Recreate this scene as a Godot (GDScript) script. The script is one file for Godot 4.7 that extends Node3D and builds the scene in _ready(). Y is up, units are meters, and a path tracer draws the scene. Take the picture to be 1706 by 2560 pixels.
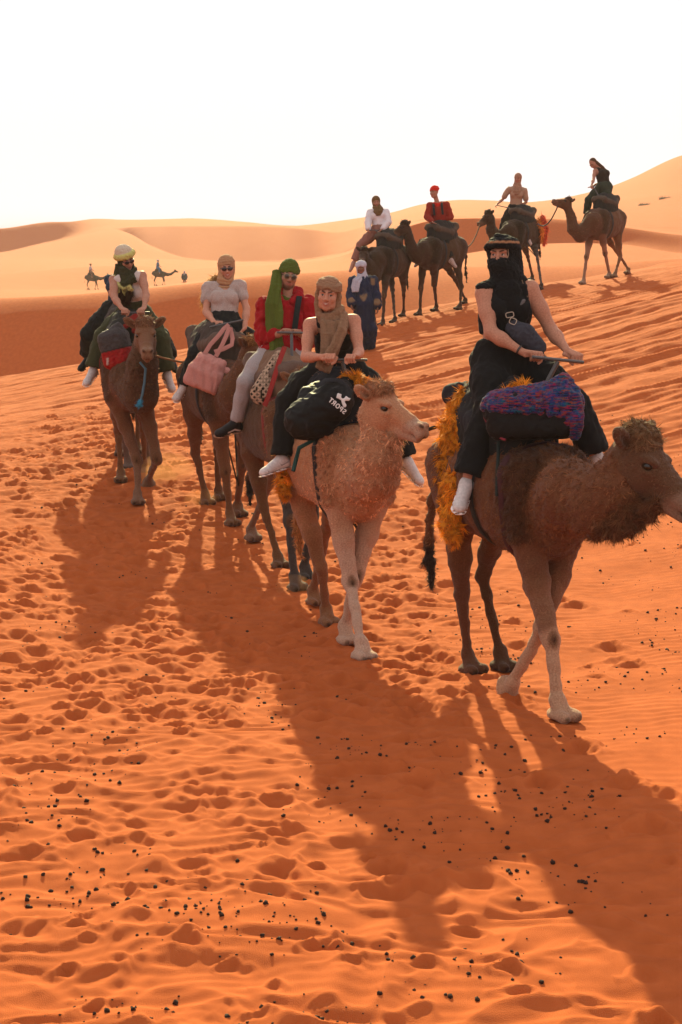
extends Node3D

# The lens: 682 x 1024, eye three metres above the sand, tilted ten degrees down.
# Points are read off as (sx, sy) on the 1706 x 2560 photograph and a depth in metres.
const FOCAL := 4000.0
const MID := Vector2(853.0, 1280.0)
const EYE := Vector3(0.0, 3.0, 0.0)
const TILT := 10.0
const SUN_HIGH := 24.0
const SUN_SIDE := 4.5

var tilt_s := sin(deg_to_rad(TILT))
var tilt_c := cos(deg_to_rad(TILT))
var M := {}
var jobs: Array = []
var results: Array = []
var taken := {}
var rng := RandomNumberGenerator.new()
var land_noise := FastNoiseLite.new()
var fine_noise := FastNoiseLite.new()
var rut_noise := FastNoiseLite.new()
var wool_noise := FastNoiseLite.new()
var fold_noise := FastNoiseLite.new()
var prints: Array = []


# ---------------------------------------------------------------- shapes as distance fields
class Shape:
	const ADD := 0
	const SUB := 1
	const CUT := 2
	const PAINT := 3
	var kind := PackedInt32Array()
	var op := PackedInt32Array()
	var pa := PackedVector3Array()
	var pb := PackedVector3Array()
	var pw := PackedVector3Array()
	var ra := PackedFloat32Array()
	var rb := PackedFloat32Array()
	var inv := PackedFloat32Array()
	var soft := PackedFloat32Array()
	var bas: Array[Basis] = []
	var col := PackedColorArray()
	var fur := PackedFloat32Array()
	var bc := PackedVector3Array()
	var br := PackedFloat32Array()
	var n := 0
	var color := Color(0.5, 0.5, 0.5)
	var hair := 0.0
	var k := 0.02
	var mode := 0
	var bumps: Array = []      # [noise, amplitude, stretch, ridged, scaled by fur]

	func _put(ki: int, a: Vector3, b: Vector3, r0: float, r1: float, w: Vector3, bs: Basis, c: Vector3, r: float) -> void:
		kind.append(ki); op.append(mode); pa.append(a); pb.append(b); ra.append(r0); rb.append(r1); pw.append(w)
		inv.append(1.0 / maxf(b.length_squared(), 1e-9)); soft.append(k); bas.append(bs); col.append(color); fur.append(hair); bc.append(c); br.append(r)
		n += 1

	func cap(a: Vector3, b: Vector3, r0: float, r1 := -1.0, flat := 1.0, axis := Vector3.ZERO) -> void:
		if r1 < 0.0:
			r1 = r0
		var w := Vector3.ZERO
		var ba := b - a
		if flat < 1.0 and axis != Vector3.ZERO:
			w = axis.normalized() * sqrt(1.0 / flat - 1.0)
			ba += w * ba.dot(w)
		_put(0, a, ba, r0, r1 - r0, w, Basis.IDENTITY, (a + b) * 0.5, (b - a).length() * 0.5 + maxf(r0, r1))

	func chain(pts: Array, radii: Array, flat := 1.0, axis := Vector3.ZERO) -> void:
		for i in pts.size() - 1:
			cap(pts[i], pts[i + 1], radii[mini(i, radii.size() - 1)], radii[mini(i + 1, radii.size() - 1)], flat, axis)

	func ell(c: Vector3, r: Vector3, bs := Basis.IDENTITY) -> void:
		_put(1, c, r, 0.0, 0.0, Vector3.ZERO, bs.orthonormalized().transposed(), c, maxf(r.x, maxf(r.y, r.z)))

	func ball(c: Vector3, r: float) -> void:
		_put(0, c, Vector3(0, 1e-5, 0), r, 0.0, Vector3.ZERO, Basis.IDENTITY, c, r)

	func box(c: Vector3, half: Vector3, round_by: float, bs := Basis.IDENTITY) -> void:
		_put(2, c, half, round_by, 0.0, Vector3.ZERO, bs.orthonormalized().transposed(), c, half.length())

	func cut(at: Vector3, normal: Vector3) -> void:
		mode = CUT
		_put(3, at, normal.normalized(), 0.0, 0.0, Vector3.ZERO, Basis.IDENTITY, at, 1e6)
		mode = ADD

	func dist(i: int, p: Vector3) -> float:
		var q := p - pa[i]
		var ki := kind[i]
		if ki == 0:
			var w := pw[i]
			if w != Vector3.ZERO:
				q += w * q.dot(w)
			var ba := pb[i]
			var h := clampf(q.dot(ba) * inv[i], 0.0, 1.0)
			return (q - ba * h).length() - (ra[i] + rb[i] * h)
		if ki == 1:
			q = bas[i] * q
			var r := pb[i]
			var u := q / r
			var k0 := u.length()
			if k0 < 1e-4:
				return -minf(r.x, minf(r.y, r.z))
			return k0 * (k0 - 1.0) / (u / r).length()
		if ki == 2:
			q = (bas[i] * q).abs() - pb[i] + Vector3(ra[i], ra[i], ra[i])
			return Vector3(maxf(q.x, 0.0), maxf(q.y, 0.0), maxf(q.z, 0.0)).length() + minf(maxf(q.x, maxf(q.y, q.z)), 0.0) - ra[i]
		return q.dot(pb[i])

	func field(p: Vector3, list: PackedInt32Array) -> float:
		var f := 1e3
		for i in list:
			var o := op[i]
			if o == 3:
				continue
			var d: float
			if kind[i] == 0:
				var q := p - pa[i]
				var w := pw[i]
				if w != Vector3.ZERO:
					q += w * q.dot(w)
				var ba := pb[i]
				var t := clampf(q.dot(ba) * inv[i], 0.0, 1.0)
				d = (q - ba * t).length() - (ra[i] + rb[i] * t)
			else:
				d = dist(i, p)
			var kk := soft[i]
			if o == 0:
				var h := kk - absf(f - d)
				f = minf(f, d)
				if h > 0.0:
					f -= h * h * 0.25 / kk
			elif o == 1:
				d = -d
				var h := kk - absf(f - d)
				f = maxf(f, d)
				if h > 0.0:
					f += h * h * 0.25 / kk
			else:
				f = maxf(f, d)
		return f

	func all() -> PackedInt32Array:
		return PackedInt32Array(range(n))

	# the surface met when coming from far along dir towards c
	func reach(c: Vector3, dir: Vector3, far := 1.2) -> Vector3:
		var list := all()
		var t := far
		for i in 40:
			var d := field(c + dir * t, list)
			if d < 0.002 or t < 0.01:
				break
			t -= maxf(d * 0.8, 0.002)
		return c + dir * maxf(t, 0.0)

	func shade(p: Vector3, list: PackedInt32Array) -> Array:
		var sum := 0.0
		var c := Vector3.ZERO
		var fl := 0.0
		for i in list:
			if op[i] != 0:
				continue
			var d := maxf(dist(i, p), 0.0) + 0.004
			var w := 1.0 / (d * d * d)
			var q := col[i]
			c += Vector3(q.r, q.g, q.b) * w
			fl += fur[i] * w
			sum += w
		if sum > 0.0:
			c /= sum
			fl /= sum
		for i in list:
			if op[i] != 3:
				continue
			var t := smoothstep(soft[i], -soft[i], dist(i, p))
			if t > 0.0:
				var q := col[i]
				c = c.lerp(Vector3(q.r, q.g, q.b), t)
				fl = lerpf(fl, fur[i], t)
		return [Color(c.x, c.y, c.z), fl]


# surface nets on the blocks that the surface can cross
static func net(s: Shape, cell: float) -> Dictionary:
	var lo := Vector3(1e9, 1e9, 1e9)
	var hi := -lo
	for i in s.n:
		if s.op[i] == 0:
			var r := Vector3.ONE * (s.br[i] + s.soft[i] * 0.5)
			lo = lo.min(s.bc[i] - r)
			hi = hi.max(s.bc[i] + r)
	lo -= Vector3.ONE * cell * 1.5
	hi += Vector3.ONE * cell * 1.5
	var bn := Vector3i(((hi - lo) / (cell * 4.0)).ceil())
	var nx := bn.x * 4 + 1
	var ny := bn.y * 4 + 1
	var nz := bn.z * 4 + 1
	var nxy := nx * ny
	var val := PackedFloat32Array()
	val.resize(nxy * nz)
	val.fill(1e6)
	var vid := PackedInt32Array()
	vid.resize(nxy * nz)
	vid.fill(-1)
	var hd := cell * 3.47
	var sub_d := cell * 1.74 * 1.35 + 0.002
	var verts := PackedVector3Array()
	var cols := PackedColorArray()
	var furs := PackedFloat32Array()
	var cells := PackedInt32Array()
	var off := PackedInt32Array([0, 1, nx, nx + 1, nxy, nxy + 1, nxy + nx, nxy + nx + 1])
	var e0 := PackedInt32Array([0, 2, 4, 6, 0, 1, 4, 5, 0, 1, 2, 3])
	var e1 := PackedInt32Array([1, 3, 5, 7, 2, 3, 6, 7, 4, 5, 6, 7])
	var corner: Array[Vector3] = []
	for i in 8:
		corner.append(Vector3(i & 1, (i >> 1) & 1, i >> 2))
	var c8 := PackedFloat32Array()
	c8.resize(8)
	var sn := s.n
	for bz in bn.z:
		var zc := lo.z + (bz * 4 + 2) * cell
		var slab := PackedInt32Array()
		for i in sn:
			if absf(s.bc[i].z - zc) - s.br[i] < hd + s.soft[i]:
				slab.append(i)
		if slab.is_empty():
			continue
		for by in bn.y:
			var yc := lo.y + (by * 4 + 2) * cell
			var row := PackedInt32Array()
			for i in slab:
				if absf(s.bc[i].y - yc) - s.br[i] < hd + s.soft[i]:
					row.append(i)
			if row.is_empty():
				continue
			for bx in bn.x:
				var c := Vector3(lo.x + (bx * 4 + 2) * cell, yc, zc)
				var list := PackedInt32Array()
				for i in row:
					if s.bc[i].distance_to(c) - s.br[i] < hd + s.soft[i]:
						list.append(i)
				if list.is_empty():
					continue
				var base := (bz * 4) * nxy + (by * 4) * nx + bx * 4
				var mid_at := base + 2 * nxy + 2 * nx + 2
				if val[mid_at] > 1e5:
					val[mid_at] = s.field(c, list)
				if absf(val[mid_at]) > hd * 1.3 + 0.004:
					continue
				var origin := Vector3(lo.x + bx * 4 * cell, lo.y + by * 4 * cell, lo.z + bz * 4 * cell)
				for sub in 8:
					var ox := (sub & 1) * 2
					var oy := ((sub >> 1) & 1) * 2
					var oz := (sub >> 2) * 2
					var at0 := base + oz * nxy + oy * nx + ox
					var at1 := at0 + nxy + nx + 1
					if val[at1] > 1e5:
						val[at1] = s.field(origin + Vector3(ox + 1, oy + 1, oz + 1) * cell, list)
					if absf(val[at1]) > sub_d:
						continue
					for z in 3:
						for y in 3:
							var at := at0 + z * nxy + y * nx
							var p := origin + Vector3(ox, oy + y, oz + z) * cell
							for x in 3:
								if val[at] > 1e5:
									val[at] = s.field(p, list)
								at += 1
								p.x += cell
					for z in 2:
						for y in 2:
							for x in 2:
								var at := at0 + z * nxy + y * nx + x
								var below := 0
								for q in 8:
									var v := val[at + off[q]]
									c8[q] = v
									if v < 0.0:
										below += 1
								if below == 0 or below == 8:
									continue
								var sum := Vector3.ZERO
								var cnt := 0
								for e in 12:
									var a := c8[e0[e]]
									var b := c8[e1[e]]
									if (a < 0.0) != (b < 0.0):
										sum += corner[e0[e]].lerp(corner[e1[e]], a / (a - b))
										cnt += 1
								var p := origin + (Vector3(ox + x, oy + y, oz + z) + sum / cnt) * cell
								vid[at] = verts.size()
								verts.append(p)
								var sh := s.shade(p, list)
								cols.append(sh[0])
								furs.append(sh[1])
								cells.append(at)
	var index := PackedInt32Array()
	for at in cells:
		var v0 := val[at] < 0.0
		var me := vid[at]
		for ax in 3:
			var s1: int = 1 if ax == 0 else (nx if ax == 1 else nxy)
			var s2: int = nx if ax == 0 else (nxy if ax == 1 else 1)
			var s3: int = nxy if ax == 0 else (1 if ax == 1 else nx)
			if (val[at + s1] < 0.0) == v0 or at - s2 - s3 < 0:
				continue
			var b := vid[at - s2]
			var c := vid[at - s2 - s3]
			var d := vid[at - s3]
			if b < 0 or c < 0 or d < 0:
				continue
			if v0:
				index.append_array([me, c, b, me, d, c])
			else:
				index.append_array([me, b, c, me, c, d])
	var normals := normals_of(verts, index)
	if not s.bumps.is_empty():
		for i in verts.size():
			var p := verts[i]
			var d := 0.0
			for bm in s.bumps:
				var q: Vector3 = p * bm[2]
				var v: float = bm[0].get_noise_3dv(q)
				if bm[3]:
					v = 1.0 - absf(v) * 2.0
				d += v * bm[1] * (clampf(furs[i] * 40.0, 0.0, 1.5) if bm[4] else 1.0)
			verts[i] = p + normals[i] * d
		normals = normals_of(verts, index)
	return {"v": verts, "n": normals, "c": cols, "i": index, "f": furs}


static func normals_of(verts: PackedVector3Array, index: PackedInt32Array) -> PackedVector3Array:
	var out := PackedVector3Array()
	out.resize(verts.size())
	for t in range(0, index.size(), 3):
		var a := index[t]
		var b := index[t + 1]
		var c := index[t + 2]
		var q := (verts[c] - verts[a]).cross(verts[b] - verts[a])
		out[a] += q
		out[b] += q
		out[c] += q
	for i in out.size():
		out[i] = out[i].normalized()
	return out


static func strands_of(g: Dictionary, o: Dictionary, origin: Vector3, sd: int) -> PackedFloat32Array:
	var buf := PackedFloat32Array()
	var r := RandomNumberGenerator.new()
	r.seed = sd
	var v: PackedVector3Array = g.v
	var nn: PackedVector3Array = g.n
	var cc: PackedColorArray = g.c
	var ff: PackedFloat32Array = g.f
	var ix: PackedInt32Array = g.i
	var density: float = o.density
	var wide: float = o.width
	var comb: Vector3 = o.comb
	var lift: float = o.get("lift", 0.5)
	var wild: float = o.get("wild", 0.45)
	var noise: FastNoiseLite = o.noise
	var curl: float = o.get("curl", 30.0)
	var tone: float = o.get("tone", 0.8)
	for t in range(0, ix.size(), 3):
		var a := ix[t]
		var b := ix[t + 1]
		var c := ix[t + 2]
		var fl := (ff[a] + ff[b] + ff[c]) / 3.0
		if fl < 0.004:
			continue
		var area := (v[b] - v[a]).cross(v[c] - v[a]).length() * 0.5
		var want := area * density
		var m := int(want) + (1 if r.randf() < want - int(want) else 0)
		for j in m:
			var s := sqrt(r.randf())
			var q := r.randf()
			var p := v[a] * (1.0 - s) + v[b] * (s * (1.0 - q)) + v[c] * (s * q) - origin
			var nr := nn[a]
			var cp := (p + origin) * curl
			var lump := noise.get_noise_3dv(cp)
			var swirl := Vector3(noise.get_noise_3dv(cp * 0.8 + Vector3(40, 0, 0)), noise.get_noise_3dv(cp * 0.8 + Vector3(0, 40, 0)), noise.get_noise_3dv(cp * 0.8 + Vector3(0, 0, 40)))
			var dir := (nr * lift + (comb - nr * comb.dot(nr)) * 0.9 + swirl * 2.4 * wild + Vector3(r.randf() - 0.5, r.randf() - 0.5, r.randf() - 0.5) * 0.9 * wild).normalized()
			if dir.dot(nr) < 0.08:
				dir = (dir + nr * (0.12 - dir.dot(nr))).normalized()
			var side := dir.cross(nr)
			if side.length_squared() < 1e-4:
				side = Vector3.RIGHT
			side = side.normalized().rotated(dir, r.randf_range(-0.9, 0.9))
			var fw := side.cross(dir)
			var ln := fl * r.randf_range(0.55, 1.3) * clampf(1.0 + lump * 0.9, 0.4, 1.7)
			var w := wide * r.randf_range(0.7, 1.2)
			side *= w
			fw *= -ln * r.randf_range(0.3, 1.0)
			dir *= ln
			p -= nr * 0.003
			var k := r.randf_range(0.75, 1.25) * clampf(1.0 + lump * tone, 0.35, 1.8) * (1.0 + 0.32 * noise.get_noise_3dv((p + origin) * 3.5))
			var co := cc[a]
			buf.append_array([side.x, dir.x, fw.x, p.x, side.y, dir.y, fw.y, p.y, side.z, dir.z, fw.z, p.z, co.r * k, co.g * k, co.b * k, 1.0])
	return buf


func _work(i: int) -> void:
	var j: Dictionary = jobs[i]
	var parts: Array = []
	for sc in j.shapes:
		parts.append(net(sc[0], sc[1]))
	var out := {"parts": parts}
	if j.has("strands"):
		var st := PackedFloat32Array()
		for g in parts:
			st.append_array(strands_of(g, j.strands, j.origin, 77 + i))
		out.strands = st
	results[i] = out


func run_jobs() -> void:
	results.resize(jobs.size())
	var order := range(jobs.size())
	var id := WorkerThreadPool.add_group_task(_work, order.size(), -1, true)
	WorkerThreadPool.wait_for_group_task_completion(id)
	var blade := blade_mesh()
	for i in jobs.size():
		var j: Dictionary = jobs[i]
		var v := PackedVector3Array()
		var nn := PackedVector3Array()
		var c := PackedColorArray()
		var ix := PackedInt32Array()
		for g in results[i].parts:
			var at := v.size()
			for p in g.v:
				v.append(p - j.origin)
			nn.append_array(g.n)
			c.append_array(g.c)
			for q in g.i:
				ix.append(q + at)
		if ix.is_empty():
			push_warning("empty shape " + str(j.node.name))
			continue
		var arr := []
		arr.resize(Mesh.ARRAY_MAX)
		arr[Mesh.ARRAY_VERTEX] = v
		arr[Mesh.ARRAY_NORMAL] = nn
		arr[Mesh.ARRAY_COLOR] = c
		arr[Mesh.ARRAY_INDEX] = ix
		var m := ArrayMesh.new()
		m.add_surface_from_arrays(Mesh.PRIMITIVE_TRIANGLES, arr)
		m.surface_set_material(0, j.mat)
		j.node.mesh = m
		if j.has("strands") and results[i].strands.size():
			var mm := MultiMesh.new()
			mm.transform_format = MultiMesh.TRANSFORM_3D
			mm.use_colors = true
			mm.mesh = blade
			mm.instance_count = results[i].strands.size() / 16
			mm.buffer = results[i].strands
			var mi := MultiMeshInstance3D.new()
			mi.name = j.strands.get("name", "wool")
			mi.multimesh = mm
			mi.set_meta("kind", "stuff")
			j.strands.parent.add_child(mi, true)
	results.clear()


func blade_mesh() -> ArrayMesh:
	var st := SurfaceTool.new()
	st.begin(Mesh.PRIMITIVE_TRIANGLES)
	var p := [Vector3(-0.5, 0, 0), Vector3(0.5, 0, 0), Vector3(-0.36, 0.5, 0.08), Vector3(0.36, 0.5, 0.08), Vector3(0.0, 1.0, 0.32)]
	for q in p:
		st.set_normal(Vector3(q.x, 0.2, 1).normalized())
		st.set_color(Color.WHITE)
		st.add_vertex(q)
	for t in [0, 2, 1, 1, 2, 3, 2, 4, 3]:
		st.add_index(t)
	st.set_material(M.strand)
	return st.commit()


# ---------------------------------------------------------------- places
func ray(sx: float, sy: float) -> Vector3:
	var x := (sx - MID.x) / FOCAL
	var y := (MID.y - sy) / FOCAL
	return Vector3(x, y * tilt_c - tilt_s, -(y * tilt_s + tilt_c))

func at(sx: float, sy: float, d: float) -> Vector3:
	return EYE + ray(sx, sy) * d

func depth_of(p: Vector3) -> float:
	return (p - EYE).dot(Vector3(0, -tilt_s, -tilt_c))

# the point on a line of sight that lies len from p, nearest to depth d
func joint(sx: float, sy: float, p: Vector3, length: float, d: float) -> Vector3:
	var r := ray(sx, sy)
	var e := EYE - p
	var a := r.dot(r)
	var b := e.dot(r)
	var c := e.dot(e) - length * length
	var h := b * b - a * c
	if h <= 0.0:
		return EYE + r * (-b / a)
	var q := sqrt(h)
	var t0 := (-b - q) / a
	var t1 := (-b + q) / a
	return EYE + r * (t0 if absf(t0 - d) < absf(t1 - d) else t1)

func down(sx: float, sy: float) -> Vector3:
	var r := ray(sx, sy)
	var t := 4.0
	var step := 0.25
	while t < 60.0:
		var p := EYE + r * t
		if p.y < land(p.x, p.z):
			break
		t += step
	var lo := t - step
	var hi := t
	for i in 18:
		var m := (lo + hi) * 0.5
		var p := EYE + r * m
		if p.y < land(p.x, p.z):
			hi = m
		else:
			lo = m
	return EYE + r * hi

func ik(a: Vector3, c: Vector3, l1: float, l2: float, pole: Vector3) -> Vector3:
	var d := c - a
	var l := minf(d.length(), (l1 + l2) * 0.999)
	var dir := d.normalized()
	var x := (l1 * l1 - l2 * l2 + l * l) / (2.0 * l)
	var perp := (pole - dir * pole.dot(dir)).normalized()
	return a + dir * x + perp * sqrt(maxf(l1 * l1 - x * x, 0.0))


# ---------------------------------------------------------------- nodes
func numbered(called: String) -> String:
	var k: int = taken.get(called, 0)
	taken[called] = k + 1
	return called if k == 0 else "%s_%03d" % [called, k]

func thing(called: String, label: String, category: String, where: Vector3, group := "") -> Node3D:
	var o := Node3D.new()
	o.name = numbered(called)
	o.position = where
	add_child(o)
	tag(o, label, category, group)
	return o

func tag(o: Node3D, label: String, category: String, group := "") -> void:
	o.set_meta("label", label)
	o.set_meta("category", category)
	if group:
		o.set_meta("group", group)

func part(called: String, parent: Node3D) -> MeshInstance3D:
	var o := MeshInstance3D.new()
	o.name = called
	parent.add_child(o, true)
	return o

func world_of(o: Node3D) -> Vector3:
	var p := Vector3.ZERO
	var q: Node = o
	while q is Node3D and q != self:
		p += q.position
		q = q.get_parent()
	return p

# one shape, or several with their own cells, meshed as one part
func carve(called: String, parent: Node3D, shapes: Array, mat: Material, strands := {}) -> MeshInstance3D:
	var o := part(called, parent)
	var j := {"shapes": shapes, "node": o, "mat": mat, "origin": world_of(parent)}
	if not strands.is_empty():
		j.strands = strands
		j.strands.noise = fine_noise
		if not strands.has("parent"):
			j.strands.parent = parent
	jobs.append(j)
	return o

# a round bar through points (world), as a plain mesh
func tube(called: String, parent: Node3D, pts: Array, r: float, mat: Material, col: Color, sides := 8, wob := 0.0) -> MeshInstance3D:
	var st := SurfaceTool.new()
	st.begin(Mesh.PRIMITIVE_TRIANGLES)
	var org := world_of(parent)
	var side := Vector3.ZERO
	var n := pts.size()
	for i in n:
		var t: Vector3 = (pts[mini(i + 1, n - 1)] - pts[maxi(i - 1, 0)]).normalized()
		if side == Vector3.ZERO:
			side = t.cross(Vector3.UP if absf(t.y) < 0.9 else Vector3.RIGHT).normalized()
		side = (side - t * side.dot(t)).normalized()
		var up := side.cross(t)
		for s in sides:
			var a := TAU * s / sides
			var q := side * cos(a) + up * sin(a)
			st.set_normal(q)
			st.set_color(col)
			st.set_uv(Vector2(float(s) / sides, i))
			st.add_vertex(pts[i] - org + q * r * (1.0 + wob * sin(i * 2.1 + s * 3.0)))
	for i in n - 1:
		for s in sides:
			var a := i * sides + s
			var b := i * sides + (s + 1) % sides
			for q in [a, b, a + sides, b, b + sides, a + sides]:
				st.add_index(q)
	for e in [0, n - 1]:
		for s in range(1, sides - 1):
			for q in [e * sides, e * sides + s, e * sides + s + 1]:
				st.add_index(q)
	st.set_material(mat)
	var o := part(called, parent)
	o.mesh = st.commit()
	return o

# a flat band through points with a face direction at each
func band(called: String, parent: Node3D, pts: Array, outs: Array, wide: float, thick: float, mat: Material, col: Color, closed := false) -> MeshInstance3D:
	var st := SurfaceTool.new()
	st.begin(Mesh.PRIMITIVE_TRIANGLES)
	var org := world_of(parent)
	var n := pts.size()
	for i in n:
		var t: Vector3 = (pts[(i + 1) % n if closed else mini(i + 1, n - 1)] - pts[(i + n - 1) % n if closed else maxi(i - 1, 0)]).normalized()
		var o: Vector3 = (outs[i] - t * outs[i].dot(t)).normalized()
		var s := t.cross(o) * wide * 0.5
		for q in [[s, 0.0], [s * 0.9, thick], [-s * 0.9, thick], [-s, 0.0]]:
			st.set_normal((o + q[0].normalized() * (0.5 if q[1] == 0.0 else 0.2)).normalized())
			st.set_color(col)
			st.add_vertex(pts[i] - org + q[0] + o * q[1])
	for i in (n if closed else n - 1):
		for s in 3:
			var a := i * 4 + s
			var b := ((i + 1) % n) * 4 + s
			for q in [a, a + 1, b, b, a + 1, b + 1]:
				st.add_index(q)
	st.set_material(mat)
	var o2 := part(called, parent)
	o2.mesh = st.commit()
	return o2

# the sag of a rope between two points
func rope_points(a: Vector3, b: Vector3, sag: float, n := 14) -> Array:
	var out := []
	for i in n + 1:
		var t := float(i) / n
		out.append(a.lerp(b, t) + Vector3.DOWN * sag * 4.0 * t * (1.0 - t))
	return out


# ---------------------------------------------------------------- light, lens and materials
func set_up() -> void:
	var cam := Camera3D.new()
	cam.name = "camera"
	cam.fov = rad_to_deg(2.0 * atan(1280.0 / FOCAL))
	cam.near = 0.1
	cam.far = 2500.0
	cam.position = EYE
	cam.rotation_degrees = Vector3(-TILT, 0, 0)
	add_child(cam)
	cam.current = true
	var e := Environment.new()
	e.background_mode = Environment.BG_SKY
	var sky := ProceduralSkyMaterial.new()
	sky.sky_top_color = Color(1.0, 0.955, 0.965)
	sky.sky_horizon_color = Color(1.0, 0.965, 0.985)
	sky.sky_curve = 0.22
	sky.ground_bottom_color = Color(0.72, 0.42, 0.26)
	sky.ground_horizon_color = Color(0.96, 0.90, 0.84)
	sky.ground_curve = 0.02
	sky.sun_angle_max = 1.0
	var s := Sky.new()
	s.sky_material = sky
	e.sky = s
	e.background_energy_multiplier = 0.445
	e.tonemap_mode = Environment.TONE_MAPPER_LINEAR
	e.tonemap_exposure = 2.48
	e.sdfgi_enabled = true
	e.ssao_enabled = true
	e.ssil_enabled = true
	e.fog_enabled = true
	e.fog_density = 0.0004
	e.fog_light_color = Color(1.0, 0.95, 0.90)
	e.volumetric_fog_enabled = true
	e.volumetric_fog_density = 0.0
	var we := WorldEnvironment.new()
	we.name = "world_environment"
	we.environment = e
	add_child(we)
	var sun := DirectionalLight3D.new()
	sun.name = "sun"
	sun.light_energy = 1.6
	sun.light_color = Color(1.0, 0.95, 0.71)
	sun.light_angular_distance = 0.6
	sun.shadow_enabled = true
	sun.rotation = Vector3(-deg_to_rad(SUN_HIGH), PI + deg_to_rad(SUN_SIDE), 0)
	add_child(sun)


func noise_tex(freq: float, kind: int, octaves: int, ramp := [], size := 512, sd := 3, cell_return := 1) -> NoiseTexture2D:
	var n := FastNoiseLite.new()
	n.seed = sd
	n.noise_type = kind
	n.frequency = freq
	n.fractal_octaves = octaves
	n.fractal_type = FastNoiseLite.FRACTAL_FBM if octaves > 1 else FastNoiseLite.FRACTAL_NONE
	n.cellular_return_type = cell_return
	var t := NoiseTexture2D.new()
	t.noise = n
	t.width = size
	t.height = size
	t.seamless = true
	if ramp.size():
		var g := Gradient.new()
		g.set_color(0, ramp[0])
		g.set_color(1, ramp[1])
		t.color_ramp = g
	return t


func stuff_mat(called: String, rough: float, height: Texture2D, cm: float, scale: float, tone: Texture2D, sheen := 0.0, spec := 0.22) -> StandardMaterial3D:
	var m := StandardMaterial3D.new()
	m.resource_name = called
	m.vertex_color_use_as_albedo = true
	m.roughness = rough
	m.metallic_specular = spec
	m.uv1_triplanar = true
	m.uv1_scale = Vector3.ONE * scale
	if height:
		m.heightmap_enabled = true
		m.heightmap_texture = height
		m.heightmap_scale = cm
	if tone:
		m.albedo_texture = tone
	if sheen > 0.0:
		m.rim_enabled = true
		m.rim = sheen
		m.rim_tint = 0.6
	return m


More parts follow.
